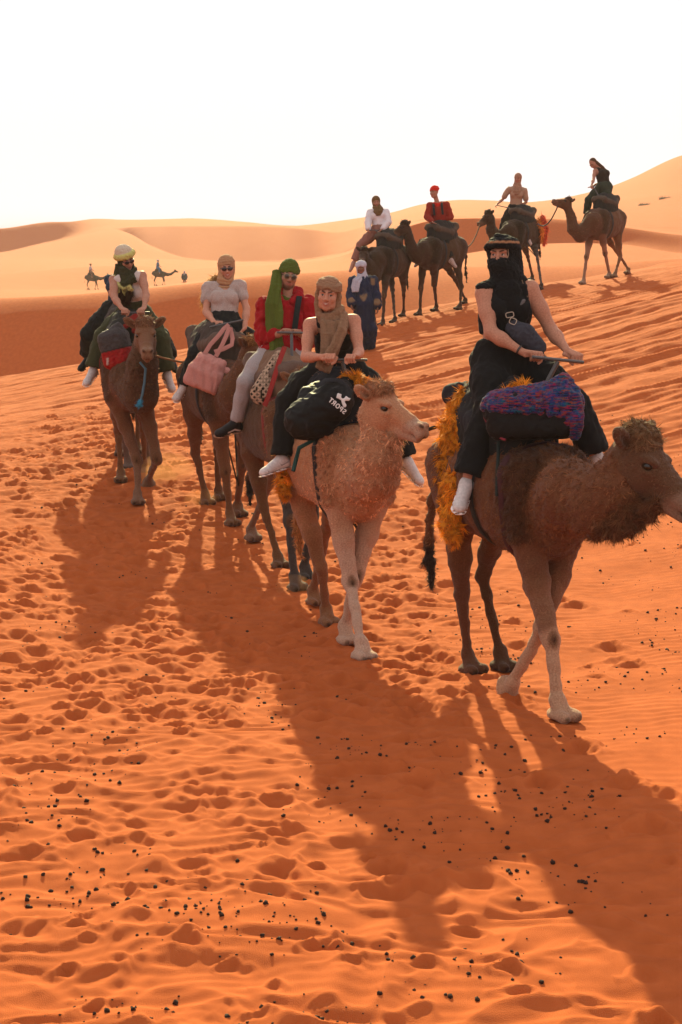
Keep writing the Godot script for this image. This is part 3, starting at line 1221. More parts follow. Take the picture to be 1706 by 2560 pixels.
# o: base, turn, size, feet (four picture points: front left, front right, hind left, hind right, or Vector3), knees, neck, head, colours
func make_camel(called: String, label: String, o: Dictionary) -> Dictionary:
	var base: Vector3 = o.base
	var size: float = o.get("size", 1.0)
	var cell: float = o.get("cell", 0.02)
	var node := thing(called, label, "camel", base, "camels walking in the desert caravan")
	var X := Transform3D(frame_of(look_dir(o.turn, o.get("rise", 0.0))).scaled(Vector3.ONE * size), base)
	var B := X.basis.orthonormalized()
	var coat: Color = o.coat
	var dark: Color = o.get("dark", col3(coat, 0.6))
	var legc: Color = o.get("leg", col3(coat, 1.5))
	var hlegc: Color = o.get("hind_leg", legc)
	var pale: Color = o.get("pale", col3(coat, 1.3))
	var s := Shape.new()
	var q := size
	var shag: float = o.get("shag", 1.0)
	# trunk
	s.k = 0.12 * q
	s.color = coat
	s.hair = 0.015 * shag
	s.ell(X * Vector3(0, 1.34, 0.24), Vector3(0.26, 0.38, 0.50) * q, B)
	s.color = pale
	s.hair = 0.009 * shag
	s.ell(X * Vector3(0, 1.38, -0.20), Vector3(0.32, 0.37, 0.56) * q, B)
	s.color = coat
	s.ell(X * Vector3(0, 1.45, -0.60), Vector3(0.23, 0.29, 0.31) * q, B)
	s.color = dark
	s.hair = 0.026 * shag
	s.ell(X * Vector3(0, 1.80, -0.14), Vector3(0.18, 0.30, 0.40) * q, B)
	s.k = 0.07 * q
	for e in [-1.0, 1.0]:
		s.color = dark
		s.hair = 0.022 * shag
		s.cap(X * Vector3(0.15 * e, 1.52, 0.36), X * Vector3(0.17 * e, 1.18, 0.40), 0.165 * q, 0.115 * q)
		s.color = coat
		s.hair = 0.008 * shag
		s.cap(X * Vector3(0.12 * e, 1.48, -0.58), X * Vector3(0.16 * e, 1.12, -0.46), 0.19 * q, 0.115 * q)
	s.color = coat
	s.hair = 0.022 * shag
	s.cap(X * Vector3(0, 1.17, 0.48), X * Vector3(0, 1.42, 0.58), 0.14 * q, 0.18 * q)
	# neck
	var nk: Array = o.neck
	var pts: Array = [X * Vector3(0, 1.38, 0.62)]
	var rad: Array = [0.20 * q]
	for p in nk:
		pts.append(p[0])
		rad.append(p[1] * q)
	s.k = 0.08 * q
	s.color = o.get("neck_color", coat)
	s.hair = 0.017 * shag
	s.chain(pts, rad)
	# beard on the under side of the neck
	if o.has("beard"):
		s.color = o.get("beard_color", dark)
		s.hair = 0.038 * shag
		s.k = 0.05 * q
		for p in o.beard:
			s.ball(p[0], p[1] * q)
	# legs
	var feet: Array = o.feet
	var lifted: Dictionary = o.get("lifted", {})
	var knees: Dictionary = o.get("knees", {})
	for i in 4:
		var e := 1.0 if i % 2 == 0 else -1.0
		var front := i < 2
		var fp: Vector3 = feet[i] if feet[i] is Vector3 else down(feet[i][0], feet[i][1])
		var fdir := B.z
		var up := Vector3.UP
		if lifted.has(i):
			fdir = lifted[i][0]
			up = lifted[i][1]
		fdir = (fdir - up * fdir.dot(up)).normalized()
		var top := X * (Vector3(0.155 * e, 1.12, 0.40) if front else Vector3(0.16 * e, 1.06, -0.44))
		var fet := fp + up * 0.115 * q - fdir * 0.035 * q
		var l1 := (0.57 if front else 0.52) * q
		var l2 := (0.46 if front else 0.49) * q
		var kn: Vector3
		if knees.has(i):
			kn = joint(knees[i][0], knees[i][1], top, l1, depth_of(top) + knees[i][2])
		else:
			kn = ik(top, fet, l1, l2, B.z if front else -B.z)
		s.k = 0.045 * q
		var lc := legc if front else hlegc
		if o.has("leg_tones"):
			lc = o.leg_tones[i]
		s.hair = 0.0045 * shag
		if front:
			var low_pale: bool = o.get("pale_shins", false)
			s.color = coat.lerp(lc, 0.06 if low_pale else 0.35)
			var mid := top.lerp(kn, 0.45)
			s.cap(top, mid, 0.105 * q, 0.078 * q)
			s.color = coat.lerp(lc, 0.30) if low_pale else lc
			s.cap(mid, kn, 0.076 * q, 0.052 * q)
			s.color = lc
			s.hair = 0.0
			s.k = 0.03 * q
			s.ell(kn, Vector3(0.062, 0.082, 0.066) * q, frame_of(B.z, (top - kn).normalized()))
			s.k = 0.03 * q
			s.cap(kn, fet, 0.046 * q, 0.036 * q)
		else:
			s.color = coat.lerp(lc, 0.5)
			s.cap(top, top.lerp(kn, 0.55), 0.105 * q, 0.066 * q)
			s.color = lc
			s.cap(top.lerp(kn, 0.5), kn, 0.070 * q, 0.046 * q)
			s.hair = 0.0
			s.k = 0.025 * q
			s.ball(kn - B.z * 0.008 * q, 0.052 * q)
			s.cap(kn, kn.lerp(fet, 0.25), 0.048 * q, 0.038 * q)
			s.cap(kn.lerp(fet, 0.2), fet, 0.038 * q, 0.034 * q)
		s.hair = 0.0
		s.k = 0.03 * q
		s.ball(fet, 0.046 * q)
		s.cap(fet, fp + up * 0.05 * q + fdir * 0.02 * q, 0.046 * q, 0.062 * q)
		var sd := up.cross(fdir).normalized()
		var fb := Basis(sd, up, fdir)
		s.k = 0.022 * q
		s.ell(fp + up * 0.026 * q + fdir * 0.01 * q, Vector3(0.088, 0.036, 0.105) * q, fb)
		s.k = 0.012 * q
		s.hair = 0.0
		for t in [-1.0, 1.0]:
			s.ell(fp + up * 0.040 * q + fdir * 0.085 * q + sd * 0.044 * t * q, Vector3(0.040, 0.040, 0.072) * q, fb)
		s.k = 0.008
		s.hair = 0.0
		s.mode = Shape.PAINT
		s.color = col3(lc, 0.35)
		for t in [-1.0, 1.0]:
			s.ball(fp + up * 0.035 * q + fdir * 0.152 * q + sd * 0.044 * t * q, 0.022 * q)
		if front:
			s.color = Color(0.16, 0.075, 0.035).lerp(lc, 0.2)
			s.k = 0.014
			s.ell(kn + (B.z * 0.7 + Vector3(0, 0, 0.5)).normalized() * 0.055 * q, Vector3(0.040, 0.062, 0.035) * q, frame_of(B.z, (top - kn).normalized()))
			s.color = Color(0.05, 0.025, 0.015)
			s.k = 0.012
			s.ell(kn + (B.z * 0.7 + Vector3(0, 0, 0.5)).normalized() * 0.062 * q, Vector3(0.014, 0.026, 0.03) * q, frame_of(B.z, (top - kn).normalized()))
		s.mode = Shape.ADD
	# tail
	var tl: Array = o.get("tail", [X * Vector3(0, 1.48, -0.88), X * Vector3(0.02, 1.25, -0.95), X * Vector3(0.03, 1.0, -0.92)])
	s.k = 0.04 * q
	s.color = coat
	s.hair = 0.015
	s.chain(tl, [0.035 * q, 0.025 * q, 0.02 * q])
	s.color = o.get("tail_color", dark)
	s.hair = 0.032
	var te: Vector3 = tl[tl.size() - 1]
	s.cap(te, te + Vector3(0.01, -0.14, 0) * q, 0.017 * q, 0.020 * q)
	s.cap(te + Vector3(0.01, -0.14, 0) * q, te + Vector3(0.03, -0.36, 0.02) * q, 0.020 * q, 0.007 * q)
	# curly wool lies in real lumps
	s.bumps = [[wool_noise, -0.020 * shag, Vector3.ONE * 24.0 / q, false, true], [fold_noise, 0.012, Vector3.ONE * 7.0, false, false]]

	# head
	var h := Shape.new()
	var hc: Vector3 = o.head
	var H := frame_of(o.face, o.get("crown", Vector3.UP))
	var T := Transform3D(H.scaled(Vector3.ONE * q * o.get("head_size", 1.0)), hc)
	var hs: float = q * o.get("head_size", 1.0)
	var hcol: Color = o.get("head_color", coat)
	var muz: Color = o.get("muzzle", hcol.lerp(Color(0.34, 0.20, 0.13), 0.3))
	h.k = 0.05 * hs
	h.color = o.get("neck_color", coat)
	h.hair = 0.014 * shag
	var pn: Vector3 = pts[pts.size() - 1]
	h.cap(pn.lerp(T * Vector3(0, -0.08, -0.04), -0.2), T * Vector3(0, -0.09, -0.05), rad[rad.size() - 1] * 0.98, 0.092 * hs)
	h.color = hcol
	h.hair = o.get("head_hair", 0.0045)
	h.ell(T * Vector3(0, 0.0, 0.0), Vector3(0.088, 0.098, 0.125) * hs, H)
	h.cap(T * Vector3(0, 0.0, 0.06), T * Vector3(0, -0.045, 0.25), 0.082 * hs, 0.055 * hs)
	h.color = muz
	h.hair = 0.0
	h.ell(T * Vector3(0, -0.070, 0.315), Vector3(0.058, 0.052, 0.085) * hs, H)
	h.color = hcol
	h.cap(T * Vector3(0, -0.10, 0.02), T * Vector3(0, -0.125, 0.22), 0.070 * hs, 0.042 * hs)
	h.color = muz
	h.k = 0.02 * hs
	h.cap(T * Vector3(0, -0.125, 0.20), T * Vector3(0, -0.135, 0.345), 0.044 * hs, 0.030 * hs)
	for e in [-1.0, 1.0]:
		h.k = 0.03 * hs
		h.color = hcol
		h.hair = 0.004
		h.ell(T * Vector3(0.052 * e, -0.065, 0.05), Vector3(0.045, 0.07, 0.09) * hs, H)
		h.k = 0.022 * hs
		h.ell(T * Vector3(0.070 * e, 0.040, 0.095), Vector3(0.026, 0.020, 0.050) * hs, H)
		h.ell(T * Vector3(0.070 * e, -0.018, 0.105), Vector3(0.022, 0.016, 0.040) * hs, H)
		# upper lip lobes and the brow of the nostril
		h.color = muz
		h.hair = 0.0
		h.k = 0.018 * hs
		h.ell(T * Vector3(0.026 * e, -0.095, 0.375), Vector3(0.030, 0.036, 0.034) * hs, H)
		h.ell(T * Vector3(0.030 * e, -0.040, 0.372), Vector3(0.022, 0.020, 0.036) * hs, H)
		# ears
		h.color = hcol
		h.hair = 0.012
		h.k = 0.015 * hs
		var ear := H * Basis(Vector3(0, 0, 1), -0.95 * e) * Basis(Vector3(1, 0, 0), -0.25)
		h.ell(T * Vector3(0.132 * e, 0.085, -0.055), Vector3(0.036, 0.075, 0.026) * hs, ear)
	h.mode = Shape.SUB
	h.k = 0.012 * hs
	for e in [-1.0, 1.0]:
		var ear := H * Basis(Vector3(0, 0, 1), -0.95 * e) * Basis(Vector3(1, 0, 0), -0.25)
		h.ell(T * Vector3(0.136 * e, 0.088, -0.028), Vector3(0.022, 0.056, 0.022) * hs, ear)
		h.ell(T * Vector3(0.078 * e, 0.012, 0.105), Vector3(0.018, 0.015, 0.024) * hs, H)
		h.cap(T * Vector3(0.020 * e, -0.052, 0.418), T * Vector3(0.052 * e, -0.028, 0.385), 0.007 * hs, 0.005 * hs)
		h.cap(T * Vector3(0.0, -0.118, 0.41), T * Vector3(0.050 * e, -0.113, 0.31), 0.007 * hs, 0.006 * hs)
	h.mode = Shape.ADD
	# woolly crown
	h.k = 0.03 * hs
	h.color = o.get("crown_color", dark)
	h.hair = 0.035 * shag
	h.ell(T * Vector3(0, 0.092, -0.02), Vector3(0.080, 0.062, 0.090) * hs, H)
	h.mode = Shape.PAINT
	h.hair = 0.0
	h.k = 0.008 * hs
	h.color = Color(0.02, 0.012, 0.010)
	for e in [-1.0, 1.0]:
		h.ell(T * Vector3(0.080 * e, 0.012, 0.103), Vector3(0.020, 0.015, 0.026) * hs, H)
		h.cap(T * Vector3(0.018 * e, -0.054, 0.420), T * Vector3(0.054 * e, -0.028, 0.385), 0.010 * hs)
	h.color = Color(0.05, 0.025, 0.018)
	for e in [-1.0, 1.0]:
		h.cap(T * Vector3(0.0, -0.118, 0.41), T * Vector3(0.056 * e, -0.113, 0.30), 0.008 * hs)
	h.color = col3(hcol, 0.35)
	h.k = 0.012 * hs
	for e in [-1.0, 1.0]:
		h.ell(T * Vector3(0.138 * e, 0.088, -0.026), Vector3(0.022, 0.054, 0.022) * hs, H * Basis(Vector3(0, 0, 1), -0.95 * e))
	h.mode = Shape.ADD
	h.bumps = [[wool_noise, -0.014 * shag, Vector3.ONE * 30.0, false, true]]
	var st := {"density": o.get("density", 6000.0), "width": o.get("strand", 0.005), "comb": (Vector3.DOWN * 0.8 - B.z * 0.6).normalized(), "lift": 0.5, "wild": 0.6, "curl": o.get("curl", 26.0), "tone": 1.1, "name": "wool"}
	carve("body", node, [[s, cell], [h, cell * 0.45]], M.coat, st)
	for e in [-1.0, 1.0]:
		var eye := Shape.new()
		eye.color = Color(0.012, 0.008, 0.007)
		eye.ball(T * Vector3(0.073 * e, 0.012, 0.103), 0.022 * hs)
		carve("eye", node, [[eye, 0.008 * hs]], M.gloss)
	return {"node": node, "X": X, "body": s, "B": B, "T": T, "size": q}


# ---------------------------------------------------------------- saddles
# a padded saddle round the hump, with a bar to hold and a girth
func make_saddle(label: String, cam: Dictionary, o: Dictionary) -> Node3D:
	var X: Transform3D = cam.X
	var q: float = cam.size
	var B: Basis = cam.B
	var node := thing("camel_saddle", label, "saddle", X * Vector3(0, 1.9, -0.1), "saddles on the camels' humps")
	var c: Color = o.get("color", Color(0.05, 0.04, 0.035))
	var pad := Shape.new()
	pad.k = 0.05
	pad.color = c
	pad.hair = o.get("hair", 0.0)
	var z0: float = o.get("back", -0.62)
	var z1: float = o.get("front", 0.30)
	pad.ell(X * Vector3(0, 1.76, (z0 + z1) * 0.5), Vector3(o.get("wide", 0.245), o.get("high", 0.37), (z1 - z0) * 0.60) * q, B)
	pad.cut(X * Vector3(0, o.get("low", 1.62), 0), -B.y)
	pad.cut(X * Vector3(0, 0, z1), B.z)
	pad.cut(X * Vector3(0, 0, z0), -B.z)
	pad.k = 0.05
	for e in [-1.0, 1.0]:
		pad.color = o.get("roll", col3(c, 1.3))
		pad.chain([X * Vector3(0.13 * e, 1.94, z0), X * Vector3(0.21 * e, 1.82, -0.15), X * Vector3(0.15 * e, 1.92, z1)], [0.05 * q, 0.055 * q, 0.05 * q])
	pad.cap(X * Vector3(-0.13, 1.98, z0 + 0.04), X * Vector3(0.13, 1.98, z0 + 0.04), 0.06 * q)
	pad.cap(X * Vector3(-0.13, 1.96, z1 - 0.03), X * Vector3(0.13, 1.96, z1 - 0.03), 0.05 * q)
	pad.bumps = [[fold_noise, 0.012, Vector3(8, 3, 8), true, false]]
	var st := {}
	if pad.hair > 0.0:
		st = {"density": 9000.0, "width": 0.007, "comb": Vector3.DOWN, "lift": 0.6, "wild": 0.6, "name": "shag"}
	carve("pad", node, [[pad, o.get("cell", 0.016)]], M.cloth, st)
	if o.has("bar"):
		var a: Vector3 = o.bar[0]
		var b: Vector3 = o.bar[1]
		var d := (b - a).normalized()
		var mid := (a + b) * 0.5
		var low := X * Vector3(0, 1.95, o.get("post", 0.24))
		var post := [mid - Vector3(0, 0.012, 0), mid.lerp(low, 0.35), mid.lerp(low, 0.7), low]
		var hp := tube("handle_post", node, post, 0.015, M.steel, Color(0.10, 0.092, 0.088), 10)
		tube("handle_bar", hp, [a - d * 0.02, a, mid, b, b + d * 0.02], 0.011, M.steel, Color(0.12, 0.112, 0.108), 10)
	var body: Shape = cam.body
	for g in o.get("girths", [[0.12, 0.06, Color(0.03, 0.03, 0.035)]]):
		var pts := []
		var outs := []
		for i in 44:
			var t := TAU * i / 44.0
			var dir: Vector3 = (B.x * cos(t) + B.y * sin(t) + B.z * g[3] * sin(t) if g.size() > 3 else B.x * cos(t) + B.y * sin(t)).normalized()
			var p := body.reach(X * Vector3(0, 1.4, g[0]), dir)
			pts.append(p + dir * 0.014)
			outs.append(dir)
		band("girth_strap", node, pts, outs, g[1], 0.006, M.nylon, g[2], true)
	return node


# ---------------------------------------------------------------- people
# a hand closed round a bar: g centre of the grip, b along the bar towards the thumb, w wrist
func fist(s: Shape, g: Vector3, b: Vector3, w: Vector3, r: float, z: float) -> void:
	b = b.normalized()
	var u := g - w
	u = (u - b * u.dot(b)).normalized()
	var v := u.cross(b)
	if v.y < 0.0:
		v = -v
	var rr := r + 0.009 * z
	var kn := g + u * (-0.012 * z) + v * (rr + 0.008 * z)
	s.k = 0.012 * z
	var mid := w.lerp(kn, 0.55)
	for i in 4:
		var o := b * ((1.5 - i) * 0.0205 * z)
		var k0 := kn + o * 1.0 + u * (0.004 if i in [1, 2] else -0.002) * z
		s.k = 0.012 * z
		s.cap(w + o * 0.55 + v * 0.004, k0, 0.0125 * z, 0.0105 * z)
		s.k = 0.003 * z
		var fr: float = [0.0092, 0.0096, 0.0092, 0.0082][i] * z
		var p1 := g + o + (u * 0.80 + v * 0.62) * (rr + 0.004 * z)
		var p2 := g + o + (u * 0.70 - v * 0.72) * rr
		var p3: Vector3 = g + o + (-u * 0.35 - v * 0.94) * rr * [0.95, 1.0, 0.98, 0.9][i]
		s.chain([k0, p1, p2, p3], [fr * 1.08, fr, fr * 0.95, fr * 0.85])
	s.k = 0.010 * z
	var t0 := w + b * 0.020 * z + u * 0.028 * z
	var t1 := g + b * 0.046 * z - u * 0.012 * z + v * 0.006 * z
	s.cap(w + u * 0.012 * z, t0, 0.014 * z, 0.014 * z)
	s.k = 0.004 * z
	s.chain([t0, t1, g + b * 0.036 * z + u * 0.018 * z - v * (rr * 0.75), g + b * 0.020 * z + u * 0.034 * z - v * (rr * 0.95)], [0.0125 * z, 0.0108 * z, 0.0098 * z, 0.0085 * z])

# a loose open hand with bent fingers: from the wrist along d, back of the hand towards n, thumb side b
func open_hand(s: Shape, w: Vector3, d: Vector3, n: Vector3, b: Vector3, z: float, curl := 0.5) -> void:
	s.k = 0.012 * z
	for i in 4:
		var o := b * ((1.5 - i) * 0.020 * z)
		var k0 := w + d * 0.088 * z + o
		s.k = 0.012 * z
		s.cap(w + o * 0.5, k0, 0.0125 * z, 0.0105 * z)
		s.k = 0.003 * z
		var ln: float = [0.072, 0.080, 0.074, 0.058][i] * z
		var p := k0
		var dir := d
		for j in 3:
			dir = (dir - n * curl * 0.55).normalized()
			var q: Vector3 = p + dir * ln * [0.46, 0.30, 0.24][j]
			s.cap(p, q, 0.0092 * z - j * 0.0006, 0.0086 * z - j * 0.0006)
			p = q
	s.k = 0.008 * z
	var t0 := w + d * 0.03 * z + b * 0.028 * z
	s.cap(w + d * 0.01 * z, t0, 0.014 * z)
	s.k = 0.004 * z
	s.chain([t0, t0 + d * 0.034 * z + b * 0.016 * z - n * 0.008, t0 + d * 0.062 * z + b * 0.018 * z - n * 0.02], [0.0115 * z, 0.0105 * z, 0.009 * z])

# J: joints in metres. Returns the node, the joints and the frames.
func make_person(label: String, J: Dictionary, o: Dictionary) -> Dictionary:
	var z: float = o.get("size", 1.0)
	var cell: float = o.get("cell", 0.013)
	var skin: Color = o.get("skin", Color(0.49, 0.235, 0.148))
	var woman: bool = o.get("woman", true)
	var bulk: float = o.get("bulk", 1.0)
	var R: Vector3 = (J.sr - J.sl).normalized()
	var U: Vector3 = (J.neck - J.pelvis).normalized()
	var Fw := U.cross(R).normalized()
	R = Fw.cross(U).normalized()
	var node := thing("person", label, "person", J.get("base", J.pelvis), o.get("group", "people riding the camels"))
	var hipw := (0.085 if woman else 0.075) * z
	var hr: Vector3 = J.pelvis + R * hipw - U * 0.01
	var hl: Vector3 = J.pelvis - R * hipw - U * 0.01
	J.hr = hr
	J.hl = hl
	var D := {"R": R, "U": U, "F": Fw, "node": node, "J": J, "z": z, "cell": cell, "bulk": bulk, "woman": woman}
	var s := Shape.new()
	s.color = skin
	torso_prims(s, D, 0.0)
	s.k = 0.03 * z
	s.cap(J.neck - U * 0.04 * z, J.neck + (J.head - J.neck) * 0.5, 0.056 * z * bulk, 0.050 * z)
	s.cap(J.neck - U * 0.02 * z, J.sr + U * 0.015 * z, 0.05 * z, 0.042 * z)
	s.cap(J.neck - U * 0.02 * z, J.sl + U * 0.015 * z, 0.05 * z, 0.042 * z)
	for e in [["sr", "er", "wr"], ["sl", "el", "wl"]]:
		arm_prims(s, J[e[0]], J[e[1]], J[e[2]], z, bulk, 0.0, woman)
	for e in [["hr", "kr", "ar", "tr"], ["hl", "kl", "al", "tl"]]:
		leg_prims(s, J[e[0]], J[e[1]], J[e[2]], z, bulk, 0.0)
		s.k = 0.02 * z
		s.cap(J[e[2]] + Vector3(0, -0.02, 0) * z, J[e[3]] * 0.35 + J[e[2]] * 0.65 + Vector3(0, -0.03, 0) * z, 0.032 * z, 0.02 * z)
	var shapes := [[s, cell]]
	# hands
	var hs := Shape.new()
	hs.color = skin
	hs.k = 0.012 * z
	for e in [["er", "wr", "gr", 1.0], ["el", "wl", "gl", -1.0]]:
		var w: Vector3 = J[e[1]]
		hs.k = 0.012 * z
		hs.cap(w.lerp(J[e[0]], 0.18), w, 0.029 * z, 0.024 * z, 0.8, Fw)
		if J.has(e[2]):
			var bar: Vector3 = J.get("bar", R)
			fist(hs, J[e[2]], -bar * e[3] if bar.dot(R) > 0.0 else bar * e[3], w, 0.013, z)
		else:
			var d: Vector3 = J.get(e[2] + "d", (w - J[e[0]]).normalized())
			open_hand(hs, w, d.normalized(), J.get(e[2] + "n", R * e[3]), J.get(e[2] + "b", Fw), z, o.get("curl", 0.5))
	shapes.append([hs, clampf(cell * 0.36, 0.0038, 0.006)])
	# head
	var face := head_shape(D, o, skin)
	shapes.append([face, clampf(cell * 0.42, 0.0048, 0.008)])
	carve("body", node, shapes, M.skin)
	return D

func torso_prims(s: Shape, D: Dictionary, grow: float) -> void:
	var J: Dictionary = D.J
	var z: float = D.z
	var b: float = D.bulk
	var U: Vector3 = D.U
	var R: Vector3 = D.R
	var F: Vector3 = D.F
	var L: float = (J.neck - J.pelvis).length()
	var p: Vector3 = J.pelvis
	s.k = 0.06 * z
	var hw := (0.165 if D.woman else 0.15) * z * b
	s.ell(p + U * L * 0.04, Vector3(hw + grow, 0.125 * z + grow, 0.118 * z * b + grow), Basis(R, U, -F))
	s.ell(p + U * L * 0.32, Vector3((0.128 if D.woman else 0.142) * z * b + grow, 0.13 * z + grow, 0.098 * z * b + grow), Basis(R, U, -F))
	s.ell(p + U * L * 0.64, Vector3((0.142 if D.woman else 0.160) * z * b + grow, 0.165 * z + grow, 0.108 * z * b + grow), Basis(R, U, -F))
	var su: Vector3 = (J.sr + J.sl) * 0.5 - J.neck
	s.k = 0.05 * z
	s.cap(J.sr - R * 0.045 * z - U * 0.02 * z, J.sl + R * 0.045 * z - U * 0.02 * z, 0.054 * z + grow * 0.5)
	if D.woman:
		s.k = 0.03 * z
		for e in [-1.0, 1.0]:
			s.ell(p + U * L * 0.66 + R * 0.070 * e * z + F * 0.078 * z * b, Vector3(0.066 * z + grow, 0.064 * z + grow, 0.058 * z + grow), Basis(R, U, -F))

func arm_prims(s: Shape, a: Vector3, e: Vector3, w: Vector3, z: float, b: float, grow: float, woman: bool) -> void:
	var m := 1.0 if woman else 1.1
	s.k = 0.03 * z
	s.cap(a, a.lerp(e, 0.5), 0.051 * z * b * m + grow, 0.043 * z * b * m + grow)
	s.cap(a.lerp(e, 0.45), e, 0.043 * z * b * m + grow, 0.035 * z * b + grow)
	s.cap(e, e.lerp(w, 0.35), 0.035 * z * b + grow, 0.037 * z * b * m + grow)
	s.cap(e.lerp(w, 0.3), w, 0.037 * z * b * m + grow, 0.023 * z + grow)

func leg_prims(s: Shape, h: Vector3, k: Vector3, a: Vector3, z: float, b: float, grow: float) -> void:
	s.k = 0.05 * z
	s.cap(h, h.lerp(k, 0.5), 0.095 * z * b + grow, 0.078 * z * b + grow)
	s.cap(h.lerp(k, 0.5), k, 0.078 * z * b + grow, 0.056 * z + grow)
	s.k = 0.03 * z
	var back := ((h - k).normalized() + (a - k).normalized())
	back = back.normalized() * 0.012 * z if back.length() > 0.05 else Vector3.ZERO
	s.cap(k, k.lerp(a, 0.32) + back, 0.054 * z + grow, 0.056 * z * b + grow)
	s.cap(k.lerp(a, 0.32) + back, a, 0.056 * z * b + grow, 0.034 * z + grow)

func head_shape(D: Dictionary, o: Dictionary, skin: Color) -> Shape:
	var J: Dictionary = D.J
	var z: float = D.z * o.get("head_size", 1.0)
	var H := frame_of(o.get("face", D.F), o.get("crown", D.U))
	var T := Transform3D(H.scaled(Vector3.ONE * z), J.head)
	D.T = T
	D.H = H
	D.hz = z
	var s := Shape.new()
	s.color = skin
	s.k = 0.02 * z
	s.cap(J.neck, T * Vector3(0, -0.06, -0.02), 0.053 * D.z, 0.048 * z)
	s.k = 0.03 * z
	s.ell(T * Vector3(0, 0.030, -0.018), Vector3(0.074, 0.088, 0.094) * z, H)
	s.ell(T * Vector3(0, -0.035, 0.022), Vector3(0.060, 0.080, 0.066) * z, H)
	s.k = 0.025 * z
	s.ball(T * Vector3(0, -0.092, 0.058), (0.022 if D.woman else 0.026) * z)
	s.k = 0.02 * z
	for e in [-1.0, 1.0]:
		s.ball(T * Vector3(0.040 * e, -0.020, 0.056), 0.027 * z)
		s.ell(T * Vector3(0.030 * e, 0.027, 0.073), Vector3(0.028, 0.010, 0.016) * z, H)
		s.ell(T * Vector3(0.046 * e, -0.070, 0.018), Vector3(0.018, 0.03, 0.035) * z, H)
	s.k = 0.010 * z
	s.cap(T * Vector3(0, 0.014, 0.084), T * Vector3(0, -0.026, 0.104), 0.0085 * z, 0.0125 * z)
	for e in [-1.0, 1.0]:
		s.ball(T * Vector3(0.012 * e, -0.030, 0.094), 0.0088 * z)
	s.mode = Shape.SUB
	s.k = 0.012 * z
	for e in [-1.0, 1.0]:
		s.ell(T * Vector3(0.031 * e, 0.007, 0.092), Vector3(0.017, 0.010, 0.014) * z, H)
	s.mode = Shape.ADD
	# lids and eyeballs swell back out of the sockets
	s.k = 0.004 * z
	for e in [-1.0, 1.0]:
		s.ball(T * Vector3(0.031 * e, 0.006, 0.074), 0.0132 * z)
	# lips
	var lip: Color = o.get("lip", Color(0.42, 0.13, 0.10))
	s.color = skin.lerp(lip, 0.8)
	s.k = 0.006 * z
	s.ell(T * Vector3(0, -0.0565, 0.083), Vector3(0.025, 0.0060, 0.010) * z, H)
	s.ell(T * Vector3(0, -0.0665, 0.081), Vector3(0.021, 0.0072, 0.010) * z, H)
	s.mode = Shape.PAINT
	s.k = 0.004 * z
	s.color = skin.lerp(lip, 0.7)
	s.ell(T * Vector3(0, -0.0615, 0.088), Vector3(0.028, 0.013, 0.016) * z, H)
	if o.get("smile", false):
		s.color = Color(0.72, 0.66, 0.58)
		s.k = 0.0025 * z
		s.ell(T * Vector3(0, -0.0605, 0.092), Vector3(0.020, 0.0045, 0.02) * z, H)
		s.color = skin.lerp(lip, 0.9)
		s.k = 0.002 * z
		for e in [-1.0, 1.0]:
			s.cap(T * Vector3(0.024 * e, -0.056, 0.084), T * Vector3(0.0, -0.0685, 0.094), 0.0035 * z)
	else:
		s.color = Color(0.16, 0.05, 0.04)
		s.k = 0.002 * z
		s.ell(T * Vector3(0, -0.0612, 0.092), Vector3(0.019, 0.0016, 0.02) * z, H)
	s.color = o.get("brow", Color(0.07, 0.035, 0.02))
	s.k = 0.0035 * z
	for e in [-1.0, 1.0]:
		s.chain([T * Vector3(0.014 * e, 0.027, 0.092), T * Vector3(0.034 * e, 0.034, 0.086), T * Vector3(0.050 * e, 0.026, 0.070)], [0.0066 * z, 0.0060 * z, 0.0036 * z])
	if o.get("eyes", true):
		for e in [-1.0, 1.0]:
			s.k = 0.003 * z
			s.color = Color(0.60, 0.50, 0.44)
			s.ell(T * Vector3(0.031 * e, 0.0055, 0.087), Vector3(0.0140, 0.0070, 0.01) * z, H)
			s.color = Color(0.03, 0.02, 0.015)
			s.k = 0.002 * z
			var g: float = o.get("gaze", 0.0)
			s.ball(T * Vector3(0.031 * e + g, 0.0062, 0.088), 0.0076 * z)
			s.chain([T * Vector3(0.019 * e, 0.0090, 0.088), T * Vector3(0.031 * e, 0.0125, 0.087), T * Vector3(0.044 * e, 0.0080, 0.080)], [0.0028 * z, 0.0038 * z, 0.0028 * z])
	if o.has("beard"):
		s.color = skin.lerp(o.beard, 0.75)
		s.k = 0.012 * z
		s.ell(T * Vector3(0, -0.095, 0.055), Vector3(0.045, 0.028, 0.045) * z, H)
		for e in [-1.0, 1.0]:
			s.cap(T * Vector3(0.050 * e, -0.02, 0.025), T * Vector3(0.036 * e, -0.085, 0.055), 0.016 * z)
		s.k = 0.005 * z
		s.ell(T * Vector3(0, -0.046, 0.094), Vector3(0.028, 0.006, 0.012) * z, H)
	s.mode = Shape.ADD
	s.color = skin
	return s

